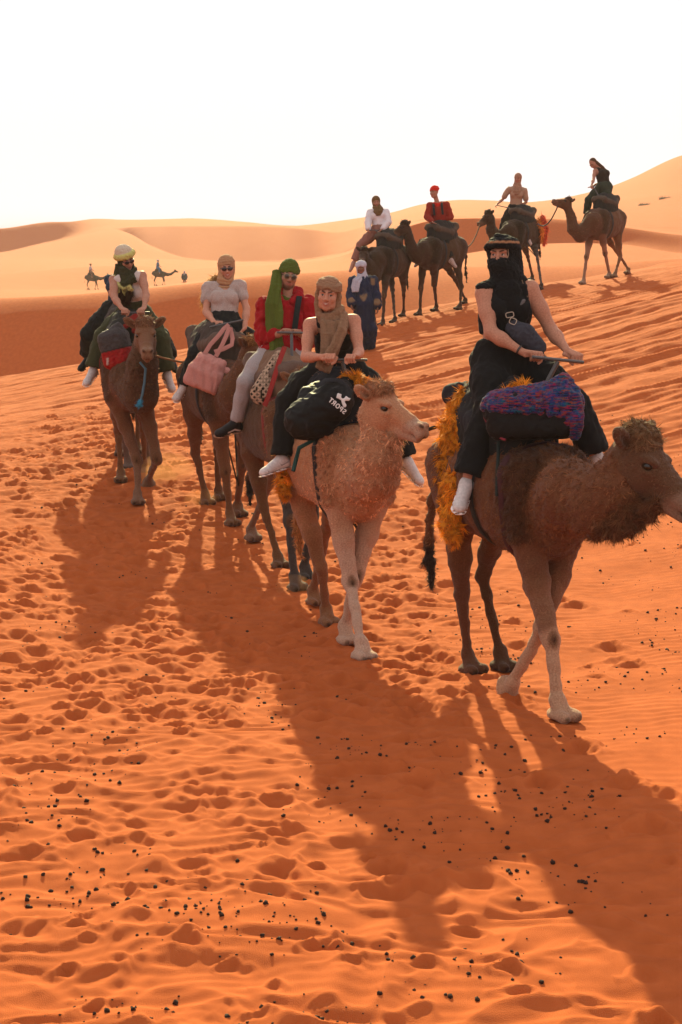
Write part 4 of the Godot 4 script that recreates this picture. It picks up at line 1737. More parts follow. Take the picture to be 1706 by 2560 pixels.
# o: color, hem (along the spine, 0 hips to 1 neck), sleeve (0 none, 1 elbow, 2 wrist), scoop, loose, straps
func top_of(called: String, D: Dictionary, o: Dictionary) -> MeshInstance3D:
	var J: Dictionary = D.J
	var z: float = D.z
	var U: Vector3 = D.U
	var R: Vector3 = D.R
	var F: Vector3 = D.F
	var L: float = (J.neck - J.pelvis).length()
	var g: float = o.get("loose", 0.009)
	var s := Shape.new()
	s.color = o.color
	torso_prims(s, D, g)
	s.k = 0.03 * z
	for e in [J.sr, J.sl]:
		s.cap(J.neck - U * 0.03 * z, e, 0.056 * z + g * 0.6, 0.056 * z + g * 0.4)
	if o.has("collar"):
		s.cap(J.neck - U * 0.04 * z, J.neck + U * o.collar * z, 0.075 * z, 0.066 * z)
	s.cut(J.pelvis + U * L * o.get("hem", 0.1), -U)
	var scoop: float = o.get("scoop", 0.07)
	s.mode = Shape.SUB
	s.k = 0.015
	if scoop > 0.0:
		s.ell(J.neck + U * 0.03 * z + F * 0.07 * z, Vector3(o.get("scoop_wide", 0.075) * z, scoop * z + 0.03, 0.13 * z), Basis(R, U, -F))
	if o.get("straps", false):
		for e in [1.0, -1.0]:
			var sh: Vector3 = J.sr if e > 0 else J.sl
			s.ell(sh + R * e * 0.030 * z + U * 0.0, Vector3(o.get("arm_wide", 0.085), 0.16, 0.20) * z, Basis(R, U, -F))
	s.mode = Shape.ADD
	var sl: float = o.get("sleeve", 0.0)
	if sl > 0.0:
		for e in [["sr", "er", "wr"], ["sl", "el", "wl"]]:
			var a: Vector3 = J[e[0]]
			var b: Vector3 = J[e[1]]
			var c: Vector3 = J[e[2]]
			s.k = 0.03 * z
			if sl <= 1.0:
				s.cap(a, a.lerp(b, sl), 0.044 * z + g, 0.046 * z + g + o.get("flare", 0.0))
			else:
				s.cap(a, a.lerp(b, 0.5), 0.058 * z + g * 0.7, 0.054 * z + g * 0.8)
				s.cap(a.lerp(b, 0.5), b, 0.056 * z + g, 0.050 * z + g)
				s.cap(b, b.lerp(c, sl - 1.0), 0.050 * z + g, 0.036 * z + g + o.get("flare", 0.0))
	var fold: float = o.get("fold", 0.012)
	s.bumps = [[fold_noise, fold, Vector3(7, 4, 7) / z, true, false], [fold_noise, fold * 0.5, Vector3(17, 9, 17) / z, true, false]]
	if o.has("paint"):
		s.mode = Shape.PAINT
		s.k = 0.006
		for p in o.paint:
			s.color = p[0]
			s.ell(p[1], p[2], Basis(R, U, -F))
		s.mode = Shape.ADD
	return carve(called, D.node, [[s, D.cell]], o.get("mat", M.cloth))

# o: color, waist, length (share of the shin), flare
func bottom_of(called: String, D: Dictionary, o: Dictionary) -> MeshInstance3D:
	var J: Dictionary = D.J
	var z: float = D.z
	var b: float = D.bulk
	var U: Vector3 = D.U
	var L: float = (J.neck - J.pelvis).length()
	var g: float = o.get("loose", 0.014)
	var fl: float = o.get("flare", 0.06)
	var s := Shape.new()
	s.color = o.color
	torso_prims(s, D, g)
	s.cut(J.pelvis + U * L * o.get("waist", 0.25), U)
	for e in [["hr", "kr", "ar"], ["hl", "kl", "al"]]:
		var h: Vector3 = J[e[0]]
		var k: Vector3 = J[e[1]]
		var a: Vector3 = k.lerp(J[e[2]], o.get("length", 0.9))
		s.k = 0.06 * z
		s.cap(h, h.lerp(k, 0.5), 0.102 * z * b + g, 0.086 * z * b + g)
		s.cap(h.lerp(k, 0.5), k, 0.086 * z * b + g, 0.062 * z + g)
		s.k = 0.03 * z
		s.cap(k, k.lerp(a, 0.4), 0.060 * z + g, lerpf(0.056 * z + g, fl, 0.4))
		s.cap(k.lerp(a, 0.4), a, lerpf(0.056 * z + g, fl, 0.4), fl)
	s.mode = Shape.SUB
	s.k = 0.01
	for e in [["kr", "ar"], ["kl", "al"]]:
		var k: Vector3 = J[e[0]]
		var a: Vector3 = k.lerp(J[e[1]], o.get("length", 0.9))
		var d := (J[e[1]] - k).normalized() as Vector3
		s.cap(a + d * (fl + 0.005), a + d * (fl + 0.16), fl * 1.25 + 0.02)
	s.mode = Shape.ADD
	var fold: float = o.get("fold", 0.010)
	s.bumps = [[fold_noise, fold, Vector3(8, 3.5, 8) / z, true, false], [fold_noise, fold * 0.5, Vector3(18, 8, 18) / z, true, false]]
	return carve(called, D.node, [[s, D.cell]], o.get("mat", M.cloth))

func shoes_of(D: Dictionary, upper: Color, sole: Color, stripe := Color(-1, 0, 0)) -> void:
	var J: Dictionary = D.J
	var z: float = D.z * 1.08
	for e in [["kr", "ar", "tr"], ["kl", "al", "tl"]]:
		var a: Vector3 = J[e[1]]
		var t: Vector3 = J[e[2]]
		var shin: Vector3 = (J[e[0]] - a).normalized()
		var f := (t - a).normalized()
		var up := (shin - f * shin.dot(f)).normalized()
		var x := up.cross(f)
		var B := Basis(x, up, f)
		var o := a - up * 0.068 * z - f * 0.045 * z      # below the ankle, at the heel
		var s := Shape.new()
		s.k = 0.02 * z
		s.color = upper
		s.cap(a + shin * 0.012 * z, o + up * 0.05 * z + f * 0.035 * z, 0.047 * z, 0.046 * z)
		s.cap(o + up * 0.042 * z + f * 0.03 * z, o + up * 0.036 * z + f * 0.17 * z, 0.042 * z, 0.036 * z, 0.85, up)
		s.cap(a + f * 0.025 * z, o + up * 0.050 * z + f * 0.14 * z, 0.043 * z, 0.036 * z)
		s.ell(o + up * 0.030 * z + f * 0.195 * z, Vector3(0.044, 0.036, 0.050) * z, B)
		s.cut(o + up * 0.002 * z, -up)
		s.mode = Shape.PAINT
		s.k = 0.003 * z
		# laces
		s.color = col3(upper, 1.12) if stripe.r < 0.0 else Color(0.7, 0.66, 0.6)
		for i in 4:
			var p := o + up * (0.078 - i * 0.007) * z + f * (0.092 + i * 0.022) * z
			s.cap(p - x * 0.022 * z, p + x * 0.022 * z, 0.0045 * z)
		s.color = col3(upper, 0.36)
		s.k = 0.003 * z
		for i in 4:
			var p := o + up * (0.0755 - i * 0.007) * z + f * (0.103 + i * 0.022) * z
			s.cap(p - x * 0.022 * z, p + x * 0.022 * z, 0.0052 * z)
		s.box(o + up * 0.016 * z + f * 0.1 * z, Vector3(0.08, 0.0040, 0.25) * z, 0.001, B)
		for q in [-1.0, 1.0]:
			s.chain([o + up * 0.055 * z + f * 0.02 * z + x * q * 0.046 * z, o + up * 0.045 * z + f * 0.075 * z + x * q * 0.046 * z, o + up * 0.066 * z + f * 0.098 * z + x * q * 0.030 * z], [0.0040 * z])
			s.chain([o + up * 0.03 * z + f * 0.19 * z + x * q * 0.046 * z, o + up * 0.052 * z + f * 0.178 * z + x * q * 0.018 * z], [0.0040 * z])
		s.color = col3(upper, 0.6)
		s.ball(a + shin * 0.05 * z, 0.028 * z)
		if stripe.r >= 0.0:
			s.color = stripe
			for q in [-1.0, 1.0]:
				s.chain([o + up * 0.03 * z + f * 0.03 * z + x * q * 0.045 * z, o + up * 0.05 * z + f * 0.08 * z + x * q * 0.045 * z, o + up * 0.035 * z + f * 0.14 * z + x * q * 0.042 * z], [0.007 * z])
		s.mode = Shape.ADD
		var shoe := carve("shoe", D.node, [[s, clampf(D.cell * 0.42, 0.0048, 0.012)]], M.leather)
		var so := Shape.new()
		so.color = sole
		so.k = 0.006 * z
		so.cap(o + up * 0.010 * z + f * 0.015 * z, o + up * 0.010 * z + f * 0.205 * z, 0.050 * z, 0.051 * z, 0.20, up)
		so.cut(o - up * 0.012 * z, -up)
		carve("sole", shoe, [[so, clampf(D.cell * 0.6, 0.007, 0.012)]], M.rubber)

func shades_of(D: Dictionary, rim: Color, round_lens := false) -> void:
	var T: Transform3D = D.T
	var z: float = D.hz
	var H: Basis = D.H
	var s := Shape.new()
	s.k = 0.004 * z
	s.color = Color(0.012, 0.011, 0.012)
	for e in [-1.0, 1.0]:
		var tilt := H * Basis(Vector3.UP, 0.16 * e)
		s.ell(T * Vector3(0.033 * e, 0.004, 0.101), Vector3(0.024 if round_lens else 0.029, 0.024 if round_lens else 0.021, 0.006) * z, tilt)
		s.cap(T * Vector3(0.062 * e, 0.010, 0.092), T * Vector3(0.078 * e, 0.012, -0.01), 0.0042 * z)
	s.color = rim
	s.cap(T * Vector3(-0.010, 0.011, 0.107), T * Vector3(0.010, 0.011, 0.107), 0.004 * z)
	if round_lens:
		for e in [-1.0, 1.0]:
			var prev := Vector3.ZERO
			for i in 15:
				var a := TAU * i / 14.0
				var p := T * Vector3(0.033 * e + 0.0255 * cos(a), 0.004 + 0.0255 * sin(a), 0.1015 - 0.10 * absf(0.0255 * cos(a) * 0.3))
				if i > 0:
					s.cap(prev, p, 0.003 * z)
				prev = p
	carve("sunglasses", D.node, [[s, 0.0042 * z]], M.gloss)

# cloth wound round the head: bands that lie over one another
func turban_of(D: Dictionary, c: Color, o := {}) -> MeshInstance3D:
	var T: Transform3D = D.T
	var z: float = D.hz
	var H: Basis = D.H
	var s := Shape.new()
	var r := RandomNumberGenerator.new()
	r.seed = o.get("seed", 5)
	var fat: float = o.get("fat", 1.0)
	s.color = c
	s.k = 0.02 * z
	s.ell(T * Vector3(0, 0.066, -0.022), Vector3(0.082, 0.080 * o.get("tall", 1.0), 0.098) * z, H)
	var bands: int = int(o.get("bands", 6) * 1.7)
	for i in bands:
		var h := lerpf(o.get("low", 0.040), 0.112, float(i) / bands)
		var lean: float = r.randf_range(-0.14, 0.14) + o.get("lean", 0.0)
		var back := r.randf_range(-0.22, -0.05)
		var rx := (0.080 - 0.028 * pow(float(i) / bands, 2.0)) * fat
		var rz := (0.095 - 0.030 * pow(float(i) / bands, 2.0)) * fat
		var th := r.randf_range(0.0085, 0.0135) * fat
		s.color = col3(c, r.randf_range(0.9, 1.08))
		s.k = 0.004 * z
		var prev := Vector3.ZERO
		for k in 17:
			var a := TAU * k / 16.0
			var p := T * Vector3(rx * cos(a), h + lean * rx * cos(a) + back * rz * -sin(a) * -1.0, rz * sin(a) - 0.020)
			if k > 0:
				s.cap(prev, p, th * z * (1.0 + 0.15 * sin(k * 1.7 + i)))
			prev = p
	if o.get("open_face", true):
		s.mode = Shape.SUB
		s.k = 0.008
		s.color = c
		s.ell(T * Vector3(0, -0.035, 0.085), Vector3(0.062, o.get("brow_line", 0.085), 0.075) * z, H)
		s.mode = Shape.ADD
	s.bumps = [[fold_noise, 0.004 * z, Vector3(11, 48, 11) / z, true, false], [fold_noise, 0.002, Vector3(60, 90, 60), true, false]]
	return carve("turban", D.node, [[s, clampf(D.cell * 0.5, 0.006, 0.012)]], M.cloth)

# cloth wound round the neck (rings), with tails that hang along given points
func scarf_of(D: Dictionary, c: Color, o := {}) -> MeshInstance3D:
	var T: Transform3D = D.T
	var J: Dictionary = D.J
	var z: float = D.z
	var s := Shape.new()
	var r := RandomNumberGenerator.new()
	r.seed = o.get("seed", 9)
	var up: Vector3 = ((J.head - J.neck) as Vector3).normalized()
	var x: Vector3 = D.R
	var f: Vector3 = x.cross(up) * -1.0
	if f.dot(D.F) < 0.0:
		f = -f
	var n: int = o.get("rings", 4) * 2
	for i in n:
		var t := float(i) / maxf(n - 1, 1)
		var cpos: Vector3 = J.neck + up * lerpf(o.get("bottom", -0.03), o.get("top", 0.085), t) * z + f * 0.012 * z
		var rr := lerpf(o.get("wide", 0.098), o.get("narrow", 0.078), t) * z
		var th: float = r.randf_range(0.012, 0.021) * z * o.get("fat", 1.0)
		var tip := r.randf_range(-0.25, 0.25)
		var dip: float = r.randf_range(0.2, 0.5) * o.get("droop", 1.0)
		s.color = col3(c, r.randf_range(0.92, 1.06))
		s.k = 0.006 * z
		var prev := Vector3.ZERO
		for k in 15:
			var a := TAU * k / 14.0
			var p: Vector3 = cpos + x * rr * cos(a) + f * rr * 0.92 * sin(a) + up * (tip * rr * cos(a) - dip * rr * maxf(sin(a), 0.0) * (1.0 - t * 0.7))
			if k > 0:
				s.cap(prev, p, th * (1.0 + 0.12 * sin(k * 2.3 + i)), -1.0, 0.8, f)
			prev = p
	if o.get("cheeks", false):
		s.k = 0.014 * z
		for e in [-1.0, 1.0]:
			s.chain([T * Vector3(0.070 * e, 0.060, 0.005), T * Vector3(0.077 * e, 0.0, -0.012), T * Vector3(0.072 * e, -0.07, -0.010), T * Vector3(0.060 * e, -0.115, 0.0)], [0.022 * z, 0.024 * z, 0.028 * z, 0.03 * z])
		s.cap(T * Vector3(0, 0.0, -0.085), T * Vector3(0, -0.10, -0.06), 0.05 * z, 0.055 * z)
	s.k = 0.012 * z
	for tail in o.get("tails", []):
		s.color = tail[4] if tail.size() > 4 else col3(c, tail[2] if tail.size() > 2 else 0.97)
		pleats(s, tail[0], tail[1], tail[3] if tail.size() > 3 else D.F, z)
	if o.has("hood"):
		# the same cloth over crown and cheeks, with the face left free
		s.color = c
		s.k = 0.02 * z
		s.ell(T * Vector3(0, 0.036, -0.024), Vector3(0.094, 0.108, 0.108) * z * o.hood, D.H)
		s.cap(T * Vector3(0, -0.03, -0.02), J.neck + up * 0.05 * z, 0.088 * z, 0.085 * z)
		s.mode = Shape.SUB
		s.k = 0.012
		s.ell(T * Vector3(0, -0.018, 0.085), Vector3(0.056, o.get("slit", 0.078), 0.085) * z, D.H)
		s.mode = Shape.ADD
	s.bumps = [[fold_noise, 0.003 * z, Vector3(22, 9, 22) / z, true, false]]
	if o.has("paint"):
		s.mode = Shape.PAINT
		for p in o.paint:
			s.color = p[0]
			s.k = p[3] if p.size() > 3 else 0.02
			s.ell(p[1], p[2], D.H)
		s.mode = Shape.ADD
	return carve("scarf", D.node, [[s, clampf(D.cell * 0.6, 0.007, 0.014)]], o.get("mat", M.knit))

# a hanging cloth gathered into pleats that run along the given points
func pleats(s: Shape, pts: Array, radii: Array, facing: Vector3, z: float) -> void:
	var widest := 0.0
	for w in radii:
		widest = maxf(widest, w)
	var n := maxi(2, int(ceil(widest * 2.0 / 0.023)))
	var base: Color = s.color
	for i in n:
		var t := (i + 0.5) / n * 2.0 - 1.0
		var line := []
		for j in pts.size():
			var dir: Vector3 = (pts[mini(j + 1, pts.size() - 1)] - pts[maxi(j - 1, 0)]).normalized()
			var side := dir.cross(facing).normalized()
			var w: float = radii[mini(j, radii.size() - 1)]
			line.append(pts[j] + side * t * w + facing * (0.008 * sin(i * 2.4 + j * 0.9) - 0.012 * t * t) * z)
		s.color = col3(base, 0.94 + 0.10 * sin(i * 1.9))
		s.k = 0.007 * z
		s.chain(line, [0.0145 * z, 0.016 * z, 0.0145 * z])
	s.color = base

# long hair: locks along given points
func hair_of(D: Dictionary, c: Color, locks: Array, r: float, wild := 0.25) -> void:
	var s := Shape.new()
	s.color = c
	s.k = 0.02
	s.hair = 0.07
	for l in locks:
		s.chain(l, [r, r * 1.1, r * 0.7, r * 0.4])
	s.bumps = [[fold_noise, 0.006, Vector3(60, 10, 60), true, false]]
	carve("hair", D.node, [[s, clampf(D.cell * 0.6, 0.007, 0.014)]], M.cloth, {"density": 26000.0, "width": 0.0022, "comb": Vector3.DOWN, "lift": 0.2, "wild": wild, "name": "strands"})

# joints from picture points: each [sx, sy, depth offset]
func pose(d: float, p: Dictionary, z := 1.0) -> Dictionary:
	var J := {}
	J.pelvis = at(p.pelvis[0], p.pelvis[1], d)
	J.neck = joint(p.neck[0], p.neck[1], J.pelvis, 0.49 * z, d + p.neck[2])
	J.head = joint(p.head[0], p.head[1], J.neck, 0.175 * z, depth_of(J.neck) + p.head[2])
	J.sr = joint(p.sr[0], p.sr[1], J.neck - Vector3(0, 0.03, 0), 0.165 * z, depth_of(J.neck) + p.sr[2])
	J.sl = joint(p.sl[0], p.sl[1], J.neck - Vector3(0, 0.03, 0), 0.165 * z, depth_of(J.neck) + p.sl[2])
	for e in ["r", "l"]:
		var q: Array = p["e" + e]
		J["e" + e] = joint(q[0], q[1], J["s" + e], 0.285 * z, depth_of(J["s" + e]) + q[2])
		q = p["w" + e]
		J["w" + e] = joint(q[0], q[1], J["e" + e], 0.245 * z, depth_of(J["e" + e]) + q[2])
		if p.has("g" + e):
			q = p["g" + e]
			J["g" + e] = joint(q[0], q[1], J["w" + e], 0.082 * z, depth_of(J["w" + e]) + q[2])
		q = p["k" + e]
		J["k" + e] = joint(q[0], q[1], J.pelvis, 0.43 * z, d + q[2])
		q = p["a" + e]
		J["a" + e] = joint(q[0], q[1], J["k" + e], 0.41 * z, depth_of(J["k" + e]) + q[2])
		q = p["t" + e]
		J["t" + e] = joint(q[0], q[1], J["a" + e], 0.17 * z, depth_of(J["a" + e]) + q[2])
	if J.has("gr") and J.has("gl"):
		J.bar = (J.gl - J.gr).normalized()
	return J


# ---------------------------------------------------------------- the caravan
const BLACK := Color(0.012, 0.012, 0.013)
const WHITE := Color(0.72, 0.68, 0.64)

func duffel(label: String, where: Vector3) -> Node3D:
	return thing("bag", label, "bag", where)

# thick shaggy rug laid over the rump
func shaggy_rug(label: String, cam: Dictionary, o: Dictionary) -> void:
	var X: Transform3D = cam.X
	var B: Basis = cam.B
	var c := Color(0.58, 0.20, 0.012)
	var node := thing("shaggy_rug", label, "rug", X * Vector3(0, 1.9, -0.6))
	var s := Shape.new()
	s.color = c
	s.hair = 0.042
	s.k = 0.06
	s.ell(X * Vector3(0, 1.70, -0.42), Vector3(0.24, 0.34, 0.22), B)
	s.cut(X * Vector3(0, 1.50, 0), -B.y)
	s.k = 0.05
	for f in o.flaps:
		s.chain(f[0], f[1], 0.5, f[2])
	s.bumps = [[fold_noise, 0.03, Vector3.ONE * 10.0, true, false], [fold_noise, 0.012, Vector3.ONE * 28.0, true, false]]
	carve("pile", node, [[s, 0.017]], M.cloth, {"density": 20000.0, "width": 0.006, "comb": Vector3.DOWN, "lift": 0.22, "wild": 0.5, "curl": 16.0, "tone": 1.0, "name": "tufts"})

func make_lead(label: String, pts: Array, r: float, c: Color) -> Node3D:
	var n := thing("lead_rope", label, "rope", pts[0])
	tube("cord", n, pts, r, M.rope, c, 7, 0.12)
	return n

func stand_feet(X: Transform3D, stride := 0.15) -> Array:
	var out := []
	for q in [Vector3(0.15, 0, 0.45 + stride), Vector3(-0.15, 0, 0.45 - stride), Vector3(0.15, 0, -0.45 - stride), Vector3(-0.15, 0, -0.45 + stride)]:
		out.append(X * q)
	return out


func first_camel() -> void:
	var base := down(1275, 1722)
	var fwd := look_dir(27)
	var side := Vector3.UP.cross(fwd)
	var d := depth_of(base)
	var lift_at := at(1262, 1722, depth_of(down(1268, 1736)) - 0.02)
	var cam := make_camel("camel", "dark brown camel at the front right, head turned to the right edge, one forefoot lifted", {
		"base": base, "turn": 27.0, "cell": 0.017, "shag": 1.35, "pale_shins": true, "head_hair": 0.012, "density": 15000.0, "strand": 0.0042,
		"coat": Color(0.145, 0.057, 0.024), "dark": Color(0.072, 0.030, 0.013), "pale": Color(0.165, 0.066, 0.028), "neck_color": Color(0.165, 0.066, 0.028),
		"leg_tones": [Color(0.46, 0.26, 0.155), Color(0.46, 0.26, 0.155), Color(0.075, 0.032, 0.015), Color(0.11, 0.046, 0.020)],
		"feet": [lift_at, [1401, 1796], [1255, 1672], [1176, 1680]],
		"knees": {0: [1357, 1572, -0.1], 1: [1376, 1594, -0.12], 2: [1207, 1442, 0.2], 3: [1156, 1489, 0.15]},
		"lifted": {0: [Vector3(0.1, -0.9, 0.15), fwd * 0.9 + Vector3(0, 0.25, 0)]},
		"neck": [[at(1425, 1235, d - 1.05), 0.185], [at(1488, 1256, d - 1.20), 0.17], [at(1540, 1220, d - 1.30), 0.155], [at(1572, 1165, d - 1.36), 0.125]],
		"beard": [[at(1502, 1302, d - 1.22), 0.085], [at(1535, 1308, d - 1.30), 0.085], [at(1572, 1297, d - 1.36), 0.08], [at(1610, 1272, d - 1.42), 0.065], [at(1642, 1255, d - 1.48), 0.045], [at(1560, 1260, d - 1.34), 0.105]],
		"beard_color": Color(0.10, 0.042, 0.018),
		"head": at(1592, 1140, d - 1.42), "face": look_dir(52, -25), "head_size": 1.24, "head_color": Color(0.12, 0.058, 0.029), "muzzle": Color(0.24, 0.15, 0.10), "crown_color": Color(0.15, 0.075, 0.035),
		"tail": [base + Vector3(0, 1.45, 0) - fwd * 0.86, base + Vector3(0, 1.15, 0) - fwd * 0.97 - side * 0.06, base + Vector3(0, 0.85, 0) - fwd * 0.98 - side * 0.08], "tail_color": Color(0.03, 0.018, 0.012),
	})
	var X: Transform3D = cam.X
	make_saddle("black padded saddle with steel bar under the masked rider in black", cam, {
		"bar": [at(1338, 893, d - 0.62), at(1452, 905, d - 0.52)], "color": Color(0.02, 0.02, 0.022), "girths": [[0.34, 0.06, Color(0.055, 0.018, 0.020)], [-0.02, 0.05, Color(0.03, 0.035, 0.035)]],
	})
	shaggy_rug("shaggy orange-yellow rug hanging down the rump of the first dark brown camel", cam, {"flaps": [
		[[X * Vector3(-0.16, 1.92, -0.38), X * Vector3(-0.20, 1.68, -0.48), X * Vector3(-0.23, 1.44, -0.47), X * Vector3(-0.27, 1.24, -0.36)], [0.07, 0.075, 0.085, 0.05], cam.B.x],
		[[X * Vector3(-0.31, 1.40, -0.28), X * Vector3(-0.33, 1.14, -0.26), X * Vector3(-0.33, 1.06, -0.22)], [0.06, 0.06, 0.04], cam.B.x],
		[[X * Vector3(0.22, 1.75, -0.50), X * Vector3(0.27, 1.40, -0.52)], [0.09, 0.07], cam.B.x],
		[[X * Vector3(-0.20, 1.96, 0.12), X * Vector3(-0.05, 2.06, 0.16)], [0.05, 0.05], cam.B.y]]})
	# the patterned bag slung before the saddle
	var bc := at(1332, 1030, d - 0.72)
	var bag := duffel("black bag with a multicoloured woven top slung before the first rider", bc)
	var bb := Basis(Vector3(0.95, 0.07, 0.28).normalized(), Vector3(-0.05, 0.98, -0.12).normalized(), Vector3(-0.28, 0.1, 0.95).normalized()).orthonormalized()
	var s := Shape.new()
	s.color = BLACK
	s.k = 0.06
	bag_prims(s, bc, bb, 0.0)
	s.bumps = [[fold_noise, 0.010, Vector3(9, 14, 9), true, false], [fold_noise, 0.005, Vector3(26, 26, 26), true, false]]
	carve("bag_body", bag, [[s, 0.012]], M.nylon)
	var w := Shape.new()
	w.color = Color.WHITE
	w.k = 0.06
	bag_prims(w, bc, bb, 0.011)
	w.cut(bc + bb.y * 0.0 - bb.x * 0.08, (-bb.y - bb.x * 0.12).normalized())
	w.mode = Shape.ADD
	w.k = 0.03
	w.chain([bc + bb.x * 0.25 + bb.y * 0.05 + bb.z * 0.09, bc + bb.x * 0.275 - bb.y * 0.06 + bb.z * 0.10, bc + bb.x * 0.27 - bb.y * 0.15 + bb.z * 0.07], [0.065, 0.05, 0.03], 0.5, bb.z)
	w.cap(bc + bb.x * 0.17 + bb.y * 0.12, bc + bb.x * 0.20 + bb.y * 0.175, 0.07, 0.05)
	w.bumps = [[fold_noise, 0.016, Vector3(11, 7, 11), true, false], [fold_noise, 0.006, Vector3(30, 20, 30), true, false]]
	carve("woven_panel", bag, [[w, 0.012]], M.ikat)
	tube("bag_strap", bag, rope_points(bc - bb.x * 0.30 - bb.y * 0.02 + bb.z * 0.06, bc - bb.x * 0.16 - bb.y * 0.17 + bb.z * 0.10, 0.03, 8), 0.008, M.rope, Color(0.30, 0.05, 0.07))
	# rider
	var J := pose(d - 0.14, {"pelvis": [1264, 900], "neck": [1262, 706, -0.02], "head": [1255, 637, -0.02], "sr": [1210, 735, -0.14], "sl": [1326, 724, 0.06],
		"er": [1228, 832, -0.14], "wr": [1305, 879, -0.10], "gr": [1340, 893, -0.01], "el": [1378, 826, -0.12], "wl": [1418, 876, -0.10], "gl": [1441, 897, -0.01],
		"kr": [1222, 1020, -0.30], "ar": [1166, 1214, -0.05], "tr": [1152, 1256, -0.15], "kl": [1440, 1010, -0.12], "al": [1492, 1150, 0.0], "tl": [1515, 1215, -0.1]})
	var D := make_person("person in a black headscarf, face cover and black clothes riding the first camel", J, {"face": look_dir(-22, -3), "gaze": -0.004, "bulk": 1.18, "cell": 0.011, "base": J.pelvis})
	top_of("crop_top", D, {"color": BLACK, "hem": 0.36, "scoop": 0.0, "straps": true, "arm_wide": 0.075, "loose": 0.010})
	bottom_of("trousers", D, {"color": BLACK, "waist": 0.24, "length": 0.86, "flare": 0.105, "loose": 0.018, "fold": 0.012})
	shoes_of(D, Color(0.62, 0.58, 0.55), Color(0.70, 0.66, 0.62))
	veil(D)
	waist_pouch(D)
	var br := Shape.new()
	br.color = Color(0.04, 0.035, 0.03)
	br.k = 0.003
	var wd: Vector3 = (J.wr - J.er).normalized()
	var wu := wd.cross(Vector3.UP).normalized()
	var wv := wu.cross(wd)
	for i in 12:
		var a := TAU * i / 12.0
		var b2 := TAU * (i + 1) / 12.0
		br.cap(J.wr - wd * 0.02 + (wu * cos(a) + wv * sin(a)) * 0.031, J.wr - wd * 0.02 + (wu * cos(b2) + wv * sin(b2)) * 0.031, 0.007)
	carve("bracelet", D.node, [[br, 0.005]], M.gloss)
	# rope end with braid down the flank
	make_lead("short dark green braided rope hanging down the first camel's flank", [at(1247, 1085, d - 0.62), at(1246, 1130, d - 0.62), at(1244, 1180, d - 0.64), at(1243, 1240, d - 0.66)], 0.012, Color(0.035, 0.05, 0.045))
	var tuft := thing("tassel", "small turquoise yarn tassel behind the orange-yellow rug of the first camel", "tassel", at(1143, 1000, d + 0.45))
	var ts := Shape.new()
	ts.color = Color(0.05, 0.30, 0.36)
	ts.hair = 0.025
	ts.ball(at(1138, 997, d + 0.45), 0.018)
	ts.cap(at(1140, 998, d + 0.45), at(1158, 1003, d + 0.42), 0.020, 0.012)
	carve("yarn", tuft, [[ts, 0.007]], M.cloth, {"density": 40000.0, "width": 0.003, "comb": Vector3.LEFT, "lift": 0.8, "wild": 0.7, "name": "threads"})
	# rope from the second camel's muzzle
	make_lead("dark plaited rope from the pale camel's muzzle to the first camel's rug", [at(1040, 1080, d + 0.84), at(1062, 1077, d + 0.78), at(1092, 1066, d + 0.66), at(1128, 1050, d + 0.42)], 0.014, Color(0.035, 0.030, 0.028))


func bag_prims(s: Shape, c: Vector3, b: Basis, g: float) -> void:
	s.box(c - b.y * 0.03, Vector3(0.285 + g, 0.135 + g, 0.12 + g), 0.08, b)
	s.cap(c - b.x * 0.20 + b.y * 0.02, c + b.x * 0.18 + b.y * 0.07, 0.10 + g, 0.11 + g)

